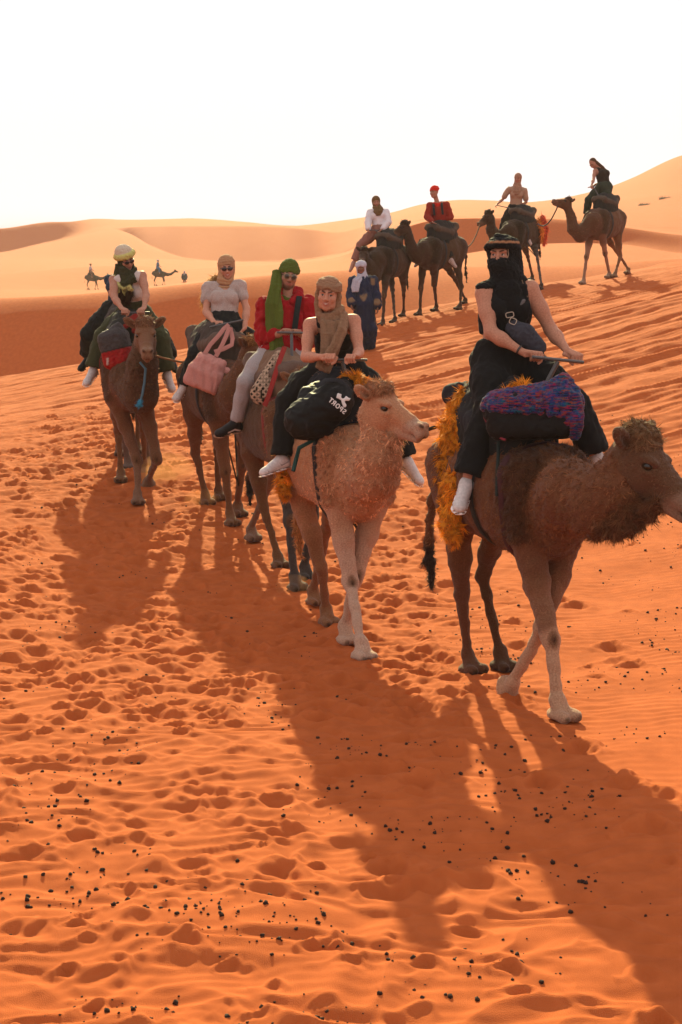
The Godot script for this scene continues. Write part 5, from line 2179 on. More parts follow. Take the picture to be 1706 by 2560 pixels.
# the black cloth round head, mouth and chest of the first rider
func veil(D: Dictionary) -> void:
	var T: Transform3D = D.T
	var J: Dictionary = D.J
	var H: Basis = D.H
	var s := Shape.new()
	s.color = BLACK
	s.k = 0.02
	s.ell(T * Vector3(0, 0.030, -0.024), Vector3(0.102, 0.098, 0.114), H)
	s.cap(T * Vector3(0.05, 0.0, -0.05), J.neck - D.F * 0.02 - D.R * 0.07 + D.U * 0.05, 0.065, 0.06)
	s.cap(T * Vector3(0, -0.05, 0.02), J.neck + D.U * 0.06 + D.F * 0.02, 0.088, 0.092)
	s.mode = Shape.SUB
	s.k = 0.006
	s.box(T * Vector3(0, 0.016, 0.10), Vector3(0.060, 0.040, 0.085), 0.025, H)
	s.mode = Shape.ADD
	s.k = 0.02
	s.ell(T * Vector3(0, -0.062, 0.050), Vector3(0.068, 0.050, 0.072), H)
	s.k = 0.03
	s.cap(J.neck + D.U * 0.02 + D.F * 0.04, J.neck - D.U * 0.12 + D.F * 0.11, 0.10, 0.075, 0.5, D.F)
	s.cap(J.neck - D.U * 0.0, J.sr + D.U * 0.045, 0.075, 0.05, 0.6, D.U)
	s.cap(J.neck - D.U * 0.0, J.sl.lerp(J.neck, 0.4) + D.U * 0.045, 0.075, 0.045, 0.6, D.U)
	s.cap(J.neck - D.U * 0.08 + D.F * 0.11, J.neck - D.U * 0.24 + D.F * 0.13, 0.085, 0.05, 0.35, D.F)
	s.k = 0.008
	for i in 5:
		var h := 0.042 + i * 0.0165
		var rr := 0.101 - 0.0042 * i * i
		var prev := Vector3.ZERO
		for k in 17:
			var a := TAU * k / 16.0
			var p := T * Vector3(rr * cos(a), h + 0.012 * sin(a * 1.0 + i) + 0.016 * sin(a), (rr + 0.013) * sin(a) - 0.022)
			if k > 0:
				s.cap(prev, p, 0.015)
			prev = p
	s.bumps = [[fold_noise, 0.007, Vector3(20, 30, 20), true, false], [fold_noise, 0.003, Vector3(50, 60, 50), true, false]]
	s.mode = Shape.PAINT
	s.k = 0.004
	s.color = Color(0.40, 0.20, 0.10)
	var pr := Vector3.ZERO
	for k in 11:
		var a := lerpf(-0.1, PI + 0.5, k / 10.0)
		var p := T * Vector3(0.110 * cos(a), 0.074 + 0.016 * sin(a), 0.126 * sin(a) - 0.022)
		if k > 0:
			s.cap(pr, p, 0.0065)
		pr = p
	s.mode = Shape.ADD
	carve("headscarf", D.node, [[s, 0.0065]], M.cloth)
	# a pale cord that hangs from the scarf
	var cord := [T * Vector3(0.062, 0.045, 0.062), T * Vector3(0.067, 0.0, 0.07), T * Vector3(0.05, -0.05, 0.098), T * Vector3(0.02, -0.062, 0.118)]
	tube("scarf_edge", D.node, cord, 0.0028, M.rope, Color(0.42, 0.28, 0.18), 6)
	var n: Vector3 = J.neck
	tube("neck_cord", D.node, [n + D.F * 0.02 - D.R * 0.085 + D.U * 0.09, n - D.R * 0.10 + D.F * 0.09 + D.U * 0.0, n - D.R * 0.125 + D.F * 0.115 - D.U * 0.10, n - D.R * 0.145 + D.F * 0.105 - D.U * 0.17], 0.003, M.rope, Color(0.30, 0.20, 0.13), 6)
	# three slanted bars printed small on the chest
	var mk := Shape.new()
	mk.color = Color(0.16, 0.15, 0.15)
	var chest: Vector3 = n - D.U * 0.13 + D.F * 0.175 - D.R * 0.065
	for i in 3:
		mk.box(chest - D.R * (0.006 + 0.011 * i) + D.U * (-0.004 + 0.004 * i) - D.F * 0.012 * i, Vector3(0.0035, 0.010 + 0.004 * (2 - i), 0.006), 0.001, Basis(D.R, D.U, -D.F) * Basis(Vector3(0, 0, 1), 0.45))
	carve("chest_emblem", D.node, [[mk, 0.0025]], M.cloth)

func waist_pouch(D: Dictionary) -> void:
	var J: Dictionary = D.J
	var d := depth_of(J.neck) - 0.13
	var s := Shape.new()
	s.color = Color(0.045, 0.046, 0.055)
	s.k = 0.02
	s.chain([at(1285, 822, d), at(1312, 838, d - 0.03), at(1345, 868, d - 0.02)], [0.055, 0.07, 0.055], 0.6, D.F)
	s.bumps = [[fold_noise, 0.006, Vector3(20, 20, 20), true, false]]
	carve("cross_body_bag", D.node, [[s, 0.009]], M.nylon)
	band("bag_strap", D.node, [at(1215, 715, d + 0.10), at(1240, 745, d + 0.02), at(1262, 778, d + 0.0), at(1285, 815, d - 0.02)], [D.F, D.F, D.F, D.F], 0.035, 0.008, M.nylon, BLACK)
	for q in [[1275, 787, 0.035, 0.022, 0.2], [1283, 803, 0.030, 0.026, -0.4]]:
		var pts := []
		for i in 13:
			var a := TAU * i / 12.0
			var v := Vector2(signf(cos(a)) * pow(absf(cos(a)), 0.5) * q[2], signf(sin(a)) * pow(absf(sin(a)), 0.5) * q[3]).rotated(q[4])
			pts.append(at(q[0], q[1], d - 0.045) + Vector3.RIGHT * v.x * 0.75 + Vector3.UP * v.y * 0.75)
		tube("buckle", D.node, pts, 0.0032, M.steel, Color(0.55, 0.45, 0.34), 6)


func second_camel() -> void:
	var base := down(846, 1583)
	var d := depth_of(base)
	var cam := make_camel("camel", "pale tan camel with woolly shoulders walking second, head held high towards the right", {
		"base": base, "turn": 21.0, "cell": 0.018, "shag": 1.15, "density": 15000.0, "strand": 0.0045,
		"coat": Color(0.45, 0.215, 0.108), "dark": Color(0.36, 0.160, 0.076), "pale": Color(0.45, 0.205, 0.098), "neck_color": Color(0.45, 0.225, 0.118),
		"leg_tones": [Color(0.50, 0.31, 0.21), Color(0.52, 0.33, 0.23), Color(0.24, 0.105, 0.045), Color(0.24, 0.105, 0.045)],
		"feet": [[866, 1606], [906, 1647], [787, 1510], [820, 1561]],
		"knees": {0: [890, 1440, 0.0], 1: [877, 1454, -0.1], 3: [803, 1419, 0.15]},
		"neck": [[at(936, 1185, d - 1.02), 0.165], [at(946, 1140, d - 1.16), 0.145], [at(951, 1085, d - 1.22), 0.12]],
		"beard": [[at(946, 1182, d - 1.12), 0.10], [at(953, 1135, d - 1.22), 0.085], [at(985, 1092, d - 1.32), 0.055]],
		"beard_color": Color(0.44, 0.225, 0.12),
		"head": at(950, 1014, d - 1.27), "face": look_dir(49, -10), "head_size": 1.09, "head_color": Color(0.49, 0.235, 0.125), "muzzle": Color(0.46, 0.29, 0.20), "crown_color": Color(0.28, 0.12, 0.055),
		"tail": [at(762, 1235, d + 0.62), at(752, 1262, d + 0.66), at(743, 1290, d + 0.62)], "tail_color": Color(0.36, 0.14, 0.04),
	})
	var X: Transform3D = cam.X
	make_saddle("dark saddle with steel T bar held by the rider in the tan scarf", cam, {
		"bar": [at(800, 899, d - 0.62), at(912, 900, d - 0.56)], "color": Color(0.022, 0.022, 0.024), "girths": [[0.34, 0.075, Color(0.014, 0.014, 0.016)]], "front": 0.32,
	})
	shaggy_rug("shaggy orange-yellow rug under the rider on the pale tan camel", cam, {"flaps": [
		[[X * Vector3(-0.24, 1.60, -0.42), X * Vector3(-0.31, 1.30, -0.42), X * Vector3(-0.33, 1.10, -0.36)], [0.07, 0.06, 0.04], cam.B.x],
		[[at(868, 944, d - 0.62), at(903, 955, d - 0.62), at(932, 972, d - 0.62)], [0.035, 0.035, 0.03], cam.B.y],
		[[X * Vector3(0.22, 1.70, -0.45), X * Vector3(0.28, 1.40, -0.45)], [0.08, 0.06], cam.B.x]]})
	# black holdall with the mirrored print
	var bc := at(800, 1030, d - 0.78)
	var bag := duffel("big black holdall with white SPORT print hung on the pale tan camel", bc)
	var s := Shape.new()
	s.color = BLACK
	s.k = 0.08
	s.cap(at(764, 1048, d - 0.76), at(832, 1006, d - 0.80), 0.135, 0.145)
	s.cap(at(758, 1054, d - 0.76), at(806, 1058, d - 0.74), 0.11, 0.095)
	s.cap(at(845, 985, d - 0.74), at(864, 965, d - 0.66), 0.10, 0.06)
	s.cap(at(775, 992, d - 0.66), at(805, 972, d - 0.6), 0.08, 0.06)
	s.mode = Shape.PAINT
	s.k = 0.003
	s.color = Color(0.045, 0.043, 0.042)
	for q in [[0.0, 1.0], [14.0, 0.9]]:
		s.chain([at(726, 1040 + q[0], d - 0.88), at(748, 1022 + q[0], d - 0.94), at(790, 985 + q[0], d - 0.95), at(822, 962 + q[0], d - 0.93), at(850, 950 + q[0], d - 0.88)], [0.005])
	s.chain([at(742, 1005, d - 0.9), at(762, 1040, d - 0.93), at(770, 1082, d - 0.86), at(768, 1098, d - 0.78)], [0.006])
	s.mode = Shape.ADD
	s.bumps = [[fold_noise, 0.012, Vector3(6, 9, 6), true, false], [fold_noise, 0.0035, Vector3(15, 22, 15), true, false]]
	carve("bag_body", bag, [[s, 0.012]], M.nylon)
	sport_print(bag, s, d)
	band("bag_strap", bag, [at(790, 968, d - 0.95), at(815, 950, d - 0.9), at(845, 950, d - 0.86), at(872, 972, d - 0.86)], [Vector3(0, .5, 1), Vector3(0, .7, 1), Vector3(0, .7, 1), Vector3(0.3, .5, 1)], 0.035, 0.006, M.nylon, Color(0.03, 0.03, 0.032))
	var J := pose(d - 0.16, {"pelvis": [842, 918], "neck": [831, 793, -0.20], "head": [821, 739, -0.04], "sr": [775, 814, 0.0], "sl": [886, 804, 0.02],
		"er": [765, 893, -0.10], "wr": [806, 893, -0.16], "gr": [827, 898, -0.03], "el": [898, 880, -0.12], "wl": [891, 891, -0.2], "gl": [878, 899, -0.03],
		"kr": [718, 1004, -0.30], "ar": [706, 1152, 0.05], "tr": [659, 1168, -0.03], "kl": [968, 1010, -0.1], "al": [1017, 1156, 0.02], "tl": [1054, 1192, -0.06]})
	var D := make_person("smiling person in a tan headscarf and black vest riding the pale tan camel", J, {"face": look_dir(-8, 0), "crown": Vector3(0.10, 1, 0).normalized(), "smile": true, "bulk": 1.0, "cell": 0.0115, "base": J.pelvis, "skin": Color(0.53, 0.245, 0.155)})
	top_of("crop_top", D, {"color": BLACK, "hem": 0.30, "scoop": 0.10, "scoop_wide": 0.080, "straps": true, "arm_wide": 0.095, "loose": 0.009})
	bottom_of("trousers", D, {"color": BLACK, "waist": 0.24, "length": 0.92, "flare": 0.09, "loose": 0.018})
	shoes_of(D, Color(0.66, 0.60, 0.57), Color(0.66, 0.56, 0.50))
	turban_of(D, Color(0.30, 0.165, 0.095), {"seed": 11, "bands": 7, "fat": 1.06, "lean": -0.1, "low": 0.062, "brow_line": 0.092})
	var nd := depth_of(J.neck)
	scarf_of(D, Color(0.27, 0.15, 0.085), {"seed": 4, "cheeks": true, "rings": 4, "wide": 0.112, "narrow": 0.084, "fat": 1.35, "top": 0.052, "bottom": -0.04, "droop": 0.9, "tails": [
		[[at(832, 806, nd - 0.13), at(834, 840, nd - 0.16), at(826, 876, nd - 0.18), at(808, 924, nd - 0.20)], [0.085, 0.080, 0.062, 0.056], 0.95],
		[[at(862, 790, nd - 0.06), at(856, 826, nd - 0.16), at(838, 866, nd - 0.20), at(814, 905, nd - 0.23)], [0.035, 0.036, 0.035, 0.036], 1.08],
		[[at(812, 800, nd - 0.10), at(814, 836, nd - 0.17), at(812, 874, nd - 0.20)], [0.03, 0.030, 0.026], 0.88]]})
	make_lead("teal rope end curling over the pale tan camel's flank", [at(790, 1096, d - 0.70), at(770, 1108, d - 0.72), at(748, 1120, d - 0.66), at(740, 1150, d - 0.64), at(734, 1178, d - 0.66)], 0.016, Color(0.025, 0.075, 0.070))

func sport_print(bag: Node3D, s: Shape, d: float) -> void:
	var mat := StandardMaterial3D.new()
	mat.albedo_color = Color(0.82, 0.80, 0.78)
	mat.roughness = 0.8
	var tm := TextMesh.new()
	var f := SystemFont.new()
	f.font_names = PackedStringArray(["Droid Sans"])
	f.font_weight = 700
	tm.font = f
	tm.text = "SPORT"
	tm.font_size = 32
	tm.pixel_size = 0.0016
	tm.depth = 0.006
	tm.material = mat
	var mid := at(850, 1008, d - 0.95)
	var n := Vector3(0.28, 0.22, 0.93).normalized()
	var c := s.reach(mid - n * 0.15, n, 0.5)
	var run := (at(866, 1022, d) - at(829, 994, d)).normalized()
	run = (run - n * run.dot(n)).normalized()
	var up := n.cross(run)
	var o := part("lettering", bag)
	o.mesh = tm
	# the photograph is a mirror picture: the word runs backwards
	o.transform = Transform3D(Basis(-run, up, n), c + n * 0.010 - world_of(bag) - up * 0.026 + run * 0.0)
	var e := Shape.new()
	e.color = Color(0.62, 0.60, 0.58)
	var q := c + up * 0.034 + n * 0.004
	var eb := Basis(run, up, n)
	e.box(q - run * 0.036 + up * 0.006, Vector3(0.016, 0.019, 0.008), 0.003, eb * Basis(Vector3(0, 0, 1), 0.35))
	e.cap(q - run * 0.006 + up * 0.0, q + run * 0.040 - up * 0.020, 0.009, 0.015, 0.5, n)
	e.chain([q + run * 0.010 + up * 0.010, q + run * 0.020 + up * 0.028, q + run * 0.008 + up * 0.042], [0.009, 0.007, 0.003], 0.6, n)
	e.chain([q + run * 0.020 + up * 0.028, q + run * 0.036 + up * 0.034, q + run * 0.042 + up * 0.048], [0.006, 0.0045, 0.0025], 0.6, n)
	carve("emblem", bag, [[e, 0.004]], mat_white())

func mat_white() -> StandardMaterial3D:
	return M.rubber


func third_camel() -> void:
	var base := down(712, 1422)
	var d := depth_of(base)
	var cam := make_camel("camel", "grey-brown camel third in line, head hidden behind the black holdall", {
		"base": base, "turn": 22.0, "cell": 0.021, "density": 8000.0, "strand": 0.006,
		"coat": Color(0.135, 0.056, 0.026), "dark": Color(0.16, 0.074, 0.035), "pale": Color(0.10, 0.049, 0.026),
		"leg_tones": [Color(0.055, 0.042, 0.034), Color(0.060, 0.046, 0.038), Color(0.20, 0.105, 0.060), Color(0.15, 0.065, 0.026)],
		"feet": [[766, 1449], [740, 1474], [631, 1350], [697, 1418]],
		"neck": [[at(742, 1085, d - 1.0), 0.19], [at(752, 1025, d - 1.12), 0.155]],
		"head": at(754, 968, d - 1.15), "face": look_dir(38, -10), "head_color": Color(0.22, 0.10, 0.05), "crown_color": Color(0.16, 0.075, 0.036),
		"tail": [at(640, 1130, d + 0.80), at(632, 1165, d + 0.78), at(622, 1195, d + 0.72)], "tail_color": Color(0.02, 0.012, 0.009),
	})
	var X: Transform3D = cam.X
	var sad := make_saddle("patterned saddle pad and steel bar under the rider in the red hoodie", cam, {
		"bar": [at(698, 831, d - 0.55), at(760, 832, d - 0.50)], "color": Color(0.20, 0.12, 0.075), "roll": Color(0.13, 0.085, 0.065), "low": 1.5, "front": 0.36, "girths": [[0.30, 0.06, Color(0.22, 0.03, 0.03)]],
	})
	# red edged and checked side panel
	var p := Shape.new()
	p.color = Color(0.36, 0.25, 0.17)
	p.k = 0.02
	var ca := at(700, 895, d - 0.48)
	var cb := at(650, 985, d - 0.62)
	p.cap(ca, cb, 0.075, 0.10, 0.4, (cam.B.z - cam.B.x).normalized())
	p.mode = Shape.PAINT
	p.k = 0.004
	p.color = Color(0.025, 0.02, 0.02)
	p.mode = Shape.ADD
	carve("checked_panel", sad, [[p, 0.012]], M.checked)
	band("red_binding", sad, [at(712, 868, d - 0.66), at(698, 905, d - 0.72), at(686, 945, d - 0.78), at(672, 990, d - 0.82), at(662, 1015, d - 0.82)], [Vector3(0, 0, 1), Vector3(0, 0, 1), Vector3(0, 0, 1), Vector3(0, 0, 1), Vector3(0, 0, 1)], 0.045, 0.012, M.cloth, Color(0.30, 0.035, 0.03))
	var J := pose(d - 0.16, {"pelvis": [700, 882], "neck": [718, 750, -0.04], "head": [722, 691, -0.03], "sr": [664, 768, 0.0], "sl": [768, 764, 0.02],
		"er": [664, 838, -0.28], "wr": [700, 836, -0.28], "gr": [719, 831, -0.02], "el": [775, 842, -0.14], "wl": [752, 838, -0.18], "gl": [742, 832, -0.02],
		"kr": [614, 956, -0.28], "ar": [590, 1062, 0.05], "tr": [549, 1073, -0.03], "kl": [790, 955, -0.15], "al": [806, 1056, 0.0], "tl": [826, 1085, -0.1]}, 1.06)
	var D := make_person("person in a red hoodie, green headscarf and round sunglasses riding third", J, {"woman": false, "face": look_dir(10, -3), "size": 1.06, "cell": 0.013, "base": J.pelvis, "beard": Color(0.05, 0.03, 0.02), "eyes": false, "skin": Color(0.42, 0.21, 0.135)})
	top_of("hoodie", D, {"color": Color(0.32, 0.009, 0.013), "hem": 0.0, "scoop": 0.05, "scoop_wide": 0.06, "sleeve": 1.5, "loose": 0.024, "fold": 0.024, "collar": 0.06})
	var hood := Shape.new()
	hood.color = Color(0.32, 0.009, 0.013)
	hood.k = 0.03
	for e in [-1.0, 1.0]:
		hood.chain([J.neck + D.R * 0.085 * e + D.U * 0.10 - D.F * 0.03, J.neck + D.R * 0.10 * e + D.U * 0.03 + D.F * 0.02, J.neck + D.R * 0.055 * e - D.U * 0.04 + D.F * 0.11], [0.045, 0.05, 0.03])
	hood.cap(J.neck + D.R * 0.085 + D.U * 0.10 - D.F * 0.03, J.neck - D.R * 0.085 + D.U * 0.10 - D.F * 0.05, 0.05)
	hood.bumps = [[fold_noise, 0.010, Vector3(12, 14, 12), true, false]]
	carve("hood", D.node, [[hood, 0.011]], M.cloth)
	bottom_of("trousers", D, {"color": Color(0.36, 0.32, 0.31), "waist": 0.12, "length": 0.93, "flare": 0.062, "loose": 0.010, "fold": 0.005})
	shoes_of(D, Color(0.020, 0.018, 0.018), Color(0.30, 0.15, 0.09), Color(0.65, 0.60, 0.56))
	shades_of(D, Color(0.25, 0.18, 0.10), true)
	turban_of(D, Color(0.090, 0.115, 0.020), {"seed": 3, "bands": 6, "fat": 1.03, "low": 0.05, "tall": 1.15, "brow_line": 0.085})
	var nd := depth_of(J.neck)
	scarf_of(D, Color(0.090, 0.115, 0.020), {"seed": 8, "rings": 2, "wide": 0.085, "top": 0.02, "fat": 0.8, "tails": [
		[[at(694, 678, nd - 0.04), at(690, 715, nd - 0.14), at(680, 760, nd - 0.22), at(682, 812, nd - 0.235), at(692, 862, nd - 0.26), at(688, 882, nd - 0.26)], [0.04, 0.045, 0.055, 0.062, 0.06, 0.045], 1.0],
		[[at(692, 735, nd - 0.14), at(697, 780, nd - 0.22), at(697, 815, nd - 0.235)], [0.03, 0.035, 0.03], 1.1]], "mat": M.cloth})
	var pk := Shape.new()
	pk.color = Color(0.015, 0.016, 0.018)
	pk.k = 0.04
	pk.box(J.pelvis + D.U * 0.30 - D.F * 0.22, Vector3(0.17, 0.25, 0.10), 0.08, Basis(D.R, D.U, -D.F))
	var pack := thing("backpack", "black backpack worn over the red hoodie", "backpack", J.pelvis + D.U * 0.3 - D.F * 0.22)
	carve("pack_body", pack, [[pk, 0.02]], M.nylon)
	for e in [-1.0]:
		var pts := []
		for q in [[0.46, -0.10], [0.535, 0.0], [0.50, 0.105], [0.40, 0.165], [0.28, 0.165], [0.16, 0.14]]:
			pts.append(J.pelvis + D.U * q[0] * 1.06 + D.F * q[1] + D.R * 0.115 * e)
		band("shoulder_strap", pack, pts, [D.U, D.U, D.U * 0.6 + D.F, D.F, D.F, D.F], 0.055, 0.016, M.nylon, Color(0.015, 0.016, 0.018))


func fourth_camel() -> void:
	var base := down(555, 1292)
	var d := depth_of(base)
	var cam := make_camel("camel", "dark brown camel fourth in line carrying the pink bag", {
		"base": base, "turn": 22.0, "cell": 0.023, "density": 6000.0, "strand": 0.007,
		"coat": Color(0.125, 0.048, 0.020), "dark": Color(0.075, 0.034, 0.016), "pale": Color(0.115, 0.050, 0.022),
		"leg_tones": [Color(0.15, 0.06, 0.025), Color(0.17, 0.075, 0.035), Color(0.13, 0.055, 0.024), Color(0.15, 0.060, 0.024)],
		"feet": [[597, 1290], [578, 1313], [548, 1250], [516, 1262]],
		"neck": [[at(598, 985, d - 0.98), 0.19], [at(618, 930, d - 1.10), 0.15]],
		"head": at(632, 878, d - 1.12), "face": look_dir(62, -12), "crown_color": Color(0.20, 0.09, 0.03),
	})
	var X: Transform3D = cam.X
	make_saddle("grey saddle and slanting bar under the rider in the white lace top", cam, {
		"bar": [at(529, 817, d - 0.50), at(604, 801, d - 0.45)], "color": Color(0.06, 0.045, 0.038), "roll": Color(0.12, 0.075, 0.055),
	})
	var bc := at(515, 930, d - 0.72)
	var bag := duffel("pink canvas bag with knotted straps on the fourth camel", bc)
	var s := Shape.new()
	s.color = Color(0.52, 0.235, 0.195)
	s.k = 0.07
	var pb := Basis(Vector3(0.92, -0.36, 0.12).normalized(), Vector3(0.42, 0.90, -0.05).normalized(), Vector3(0, 0, 1)).orthonormalized()
	var pc := at(516, 936, d - 0.76)
	s.box(pc - pb.y * 0.055, Vector3(0.185, 0.11, 0.135), 0.05, pb)
	s.box(pc + pb.y * 0.075, Vector3(0.150, 0.10, 0.10), 0.06, pb)
	s.k = 0.03
	s.cap(pc + pb.y * 0.17 - pb.x * 0.12, pc + pb.y * 0.17 + pb.x * 0.12, 0.030)
	s.cap(pc + pb.x * 0.19 + pb.y * 0.10, pc + pb.x * 0.22 - pb.y * 0.02, 0.04, 0.025)
	s.cut(pc - pb.y * 0.155, -pb.y)
	s.bumps = [[fold_noise, 0.012, Vector3(10, 2.5, 10), true, false], [fold_noise, 0.005, Vector3(24, 7, 24), true, false]]
	carve("bag_body", bag, [[s, 0.012]], M.cloth)
	for l in [[[512, 885], [526, 862], [548, 838], [560, 822], [572, 812]], [[540, 892], [556, 862], [566, 840], [574, 818]], [[536, 880], [560, 872], [580, 862], [582, 846], [576, 820]]]:
		var pts := []
		var outs := []
		for i in l.size():
			pts.append(at(l[i][0], l[i][1], d - 0.80 + 0.03 * i))
			outs.append(Vector3(0.1, 0.2, 1))
		band("bag_strap", bag, pts, outs, 0.045, 0.010, M.cloth, Color(0.50, 0.225, 0.185))
	var J := pose(d - 0.16, {"pelvis": [560, 822], "neck": [562, 712, -0.05], "head": [567, 671, -0.02], "sr": [521, 720, -0.02], "sl": [600, 715, 0.03],
		"er": [516, 780, -0.08], "wr": [536, 806, -0.16], "gr": [548, 812, -0.02], "el": [617, 773, -0.08], "wl": [612, 820, -0.12], "glw": [600, 835, 0],
		"kr": [494, 884, -0.26], "ar": [464, 962, 0.05], "tr": [442, 990, -0.06], "kl": [648, 872, -0.15], "al": [664, 958, 0.0], "tl": [676, 990, -0.1]})
	J.gln = Vector3(0.6, 0.3, 0.6).normalized()
	J.gld = Vector3(-0.55, -0.75, 0.2)
	var D := make_person("person in a white lace top, sand-coloured scarf and dark sunglasses riding fourth", J, {"face": look_dir(8, -5), "crown": Vector3(-0.06, 1, 0).normalized(), "smile": true, "eyes": false, "cell": 0.014, "base": J.pelvis, "skin": Color(0.54, 0.26, 0.17)})
	top_of("lace_top", D, {"color": Color(0.80, 0.66, 0.60), "hem": 0.20, "scoop": 0.10, "scoop_wide": 0.06, "sleeve": 0.45, "flare": 0.006, "loose": 0.008, "mat": M.lace})
	bottom_of("trousers", D, {"color": Color(0.018, 0.017, 0.018), "waist": 0.34, "length": 0.97, "flare": 0.085, "loose": 0.026})
	shoes_of(D, Color(0.60, 0.55, 0.51), Color(0.62, 0.56, 0.52))
	shades_of(D, Color(0.02, 0.018, 0.018))
	scarf_of(D, Color(0.42, 0.225, 0.115), {"seed": 6, "rings": 2, "top": 0.06, "wide": 0.085, "fat": 0.8, "hood": 1.0, "slit": 0.098, "mat": M.cloth})
	turban_of(D, Color(0.42, 0.225, 0.115), {"seed": 17, "bands": 4, "low": 0.055, "lean": 0.12})
	var n: Vector3 = J.neck
	hair_of(D, Color(0.50, 0.27, 0.10), [[n + D.R * 0.10 + D.U * 0.09 - D.F * 0.03, n + D.R * 0.16 + D.U * 0.03 - D.F * 0.05, n + D.R * 0.21 - D.U * 0.08 - D.F * 0.06, n + D.R * 0.235 - D.U * 0.17 - D.F * 0.06], [n + D.R * 0.09 + D.U * 0.06 - D.F * 0.05, n + D.R * 0.15 - D.U * 0.03 - D.F * 0.08, n + D.R * 0.20 - D.U * 0.14 - D.F * 0.08, n + D.R * 0.21 - D.U * 0.22 - D.F * 0.07]], 0.026, 0.5)
	make_lead("thin tan rope from the fifth camel's mouth to the fourth camel's saddle", rope_points(at(386, 888, 17.45), at(516, 912, d + 0.3), 0.02), 0.011, Color(0.34, 0.17, 0.09))


func fifth_camel() -> void:
	var base := down(330, 1228)
	var d := depth_of(base)
	var fwd := look_dir(8)
	var lift_at := at(372, 1212, depth_of(down(372, 1222)))
	var cam := make_camel("camel", "brown camel facing us at the left end of the line", {
		"base": base, "turn": 8.0, "cell": 0.023, "density": 7000.0, "strand": 0.007,
		"coat": Color(0.15, 0.056, 0.023), "dark": Color(0.085, 0.037, 0.017), "pale": Color(0.16, 0.066, 0.028), "neck_color": Color(0.10, 0.044, 0.020),
		"leg_tones": [Color(0.20, 0.10, 0.052), Color(0.20, 0.10, 0.055), Color(0.18, 0.075, 0.03), Color(0.18, 0.08, 0.035)],
		"feet": [lift_at, [346, 1260], [362, 1186], [303, 1204]],
		"knees": {0: [392, 1147, -0.2], 1: [343, 1150, -0.1]},
		"lifted": {0: [Vector3(0.0, -0.85, 0.3), fwd * 0.9 + Vector3(0, 0.4, 0)]},
		"neck": [[at(350, 985, d - 1.02), 0.19], [at(356, 915, d - 1.18), 0.15], [at(361, 868, d - 1.22), 0.12]],
		"beard": [[at(352, 960, d - 1.16), 0.12], [at(352, 925, d - 1.24), 0.10]],
		"head": at(363, 833, d - 1.24), "face": look_dir(10, -15), "head_size": 1.18, "head_color": Color(0.19, 0.085, 0.04), "muzzle": Color(0.24, 0.125, 0.07), "crown_color": Color(0.15, 0.065, 0.03),
	})
	var X: Transform3D = cam.X
	var sad := make_saddle("dark saddle with red cloth under the rider in the green-edged scarf", cam, {
		"bar": [at(302, 782, d - 0.58), at(370, 781, d - 0.56)], "color": Color(0.03, 0.03, 0.025), "girths": [[0.36, 0.03, Color(0.24, 0.03, 0.03)]],
	})
	var rc := Shape.new()
	rc.color = Color(0.26, 0.020, 0.018)
	rc.k = 0.02
	rc.chain([at(338, 792, d - 0.60), at(322, 806, d - 0.64), at(312, 818, d - 0.66)], [0.035, 0.05, 0.03], 0.5, Vector3(0, 0, 1))
	rc.chain([at(339, 792, d - 0.60), at(338, 815, d - 0.66), at(336, 828, d - 0.68)], [0.03, 0.04, 0.03], 0.5, Vector3(0, 0, 1))
	rc.chain([at(341, 792, d - 0.60), at(350, 808, d - 0.64)], [0.03, 0.025], 0.5, Vector3(0, 0, 1))
	carve("red_cloth", sad, [[rc, 0.011]], M.cloth)
	var bc := at(291, 872, d - 0.86)
	var bag := duffel("grey and red zipped bag on the camel at the far left", bc)
	var s := Shape.new()
	s.k = 0.05
	s.color = Color(0.055, 0.048, 0.048)
	var bb := Basis(Vector3(0.95, 0.24, 0.15).normalized(), Vector3(-0.25, 0.95, -0.05).normalized(), Vector3(0, 0, 1)).orthonormalized()
	s.box(bc, Vector3(0.165, 0.215, 0.13), 0.09, bb)
	s.cap(bc + bb.y * 0.17 + bb.x * 0.02, bc + bb.y * 0.23 + bb.x * 0.08, 0.07, 0.05)
	s.mode = Shape.PAINT
	s.k = 0.004
	s.color = Color(0.30, 0.012, 0.014)
	s.box(bc - bb.y * 0.19, Vector3(0.3, 0.18, 0.3), 0.01, bb)
	s.color = Color(0.45, 0.36, 0.32)
	s.cap(bc - bb.y * 0.085 - bb.x * 0.085 + bb.z * 0.13, bc - bb.y * 0.14 - bb.x * 0.10 + bb.z * 0.12, 0.013)
	s.color = Color(0.02, 0.018, 0.018)
	s.box(bc - bb.y * 0.004, Vector3(0.3, 0.006, 0.3), 0.001, bb)
	s.mode = Shape.ADD
	s.bumps = [[fold_noise, 0.010, Vector3(12, 12, 12), true, false]]
	carve("bag_body", bag, [[s, 0.012]], M.nylon)
	var J := pose(d - 0.16, {"pelvis": [335, 790], "neck": [323, 693, -0.16], "head": [315, 650, -0.06], "sr": [284, 700, 0.02], "sl": [356, 690, 0.0],
		"er": [287, 745, -0.12], "wr": [304, 770, -0.12], "gr": [313, 781, -0.02], "el": [366, 737, -0.12], "wl": [361, 769, -0.14], "gl": [354, 781, -0.02],
		"kr": [256, 842, -0.30], "ar": [233, 928, 0.02], "tr": [216, 950, -0.08], "kl": [404, 850, -0.25], "al": [419, 938, 0.02], "tl": [432, 966, -0.08]})
	var D := make_person("person in a white top, olive trousers and pale hat with dark scarf, at the left", J, {"face": look_dir(34, -16), "eyes": false, "cell": 0.0145, "base": J.pelvis, "skin": Color(0.44, 0.215, 0.14)})
	top_of("white_top", D, {"color": Color(0.62, 0.52, 0.47), "hem": 0.42, "scoop": 0.07, "scoop_wide": 0.05, "straps": true, "arm_wide": 0.05})
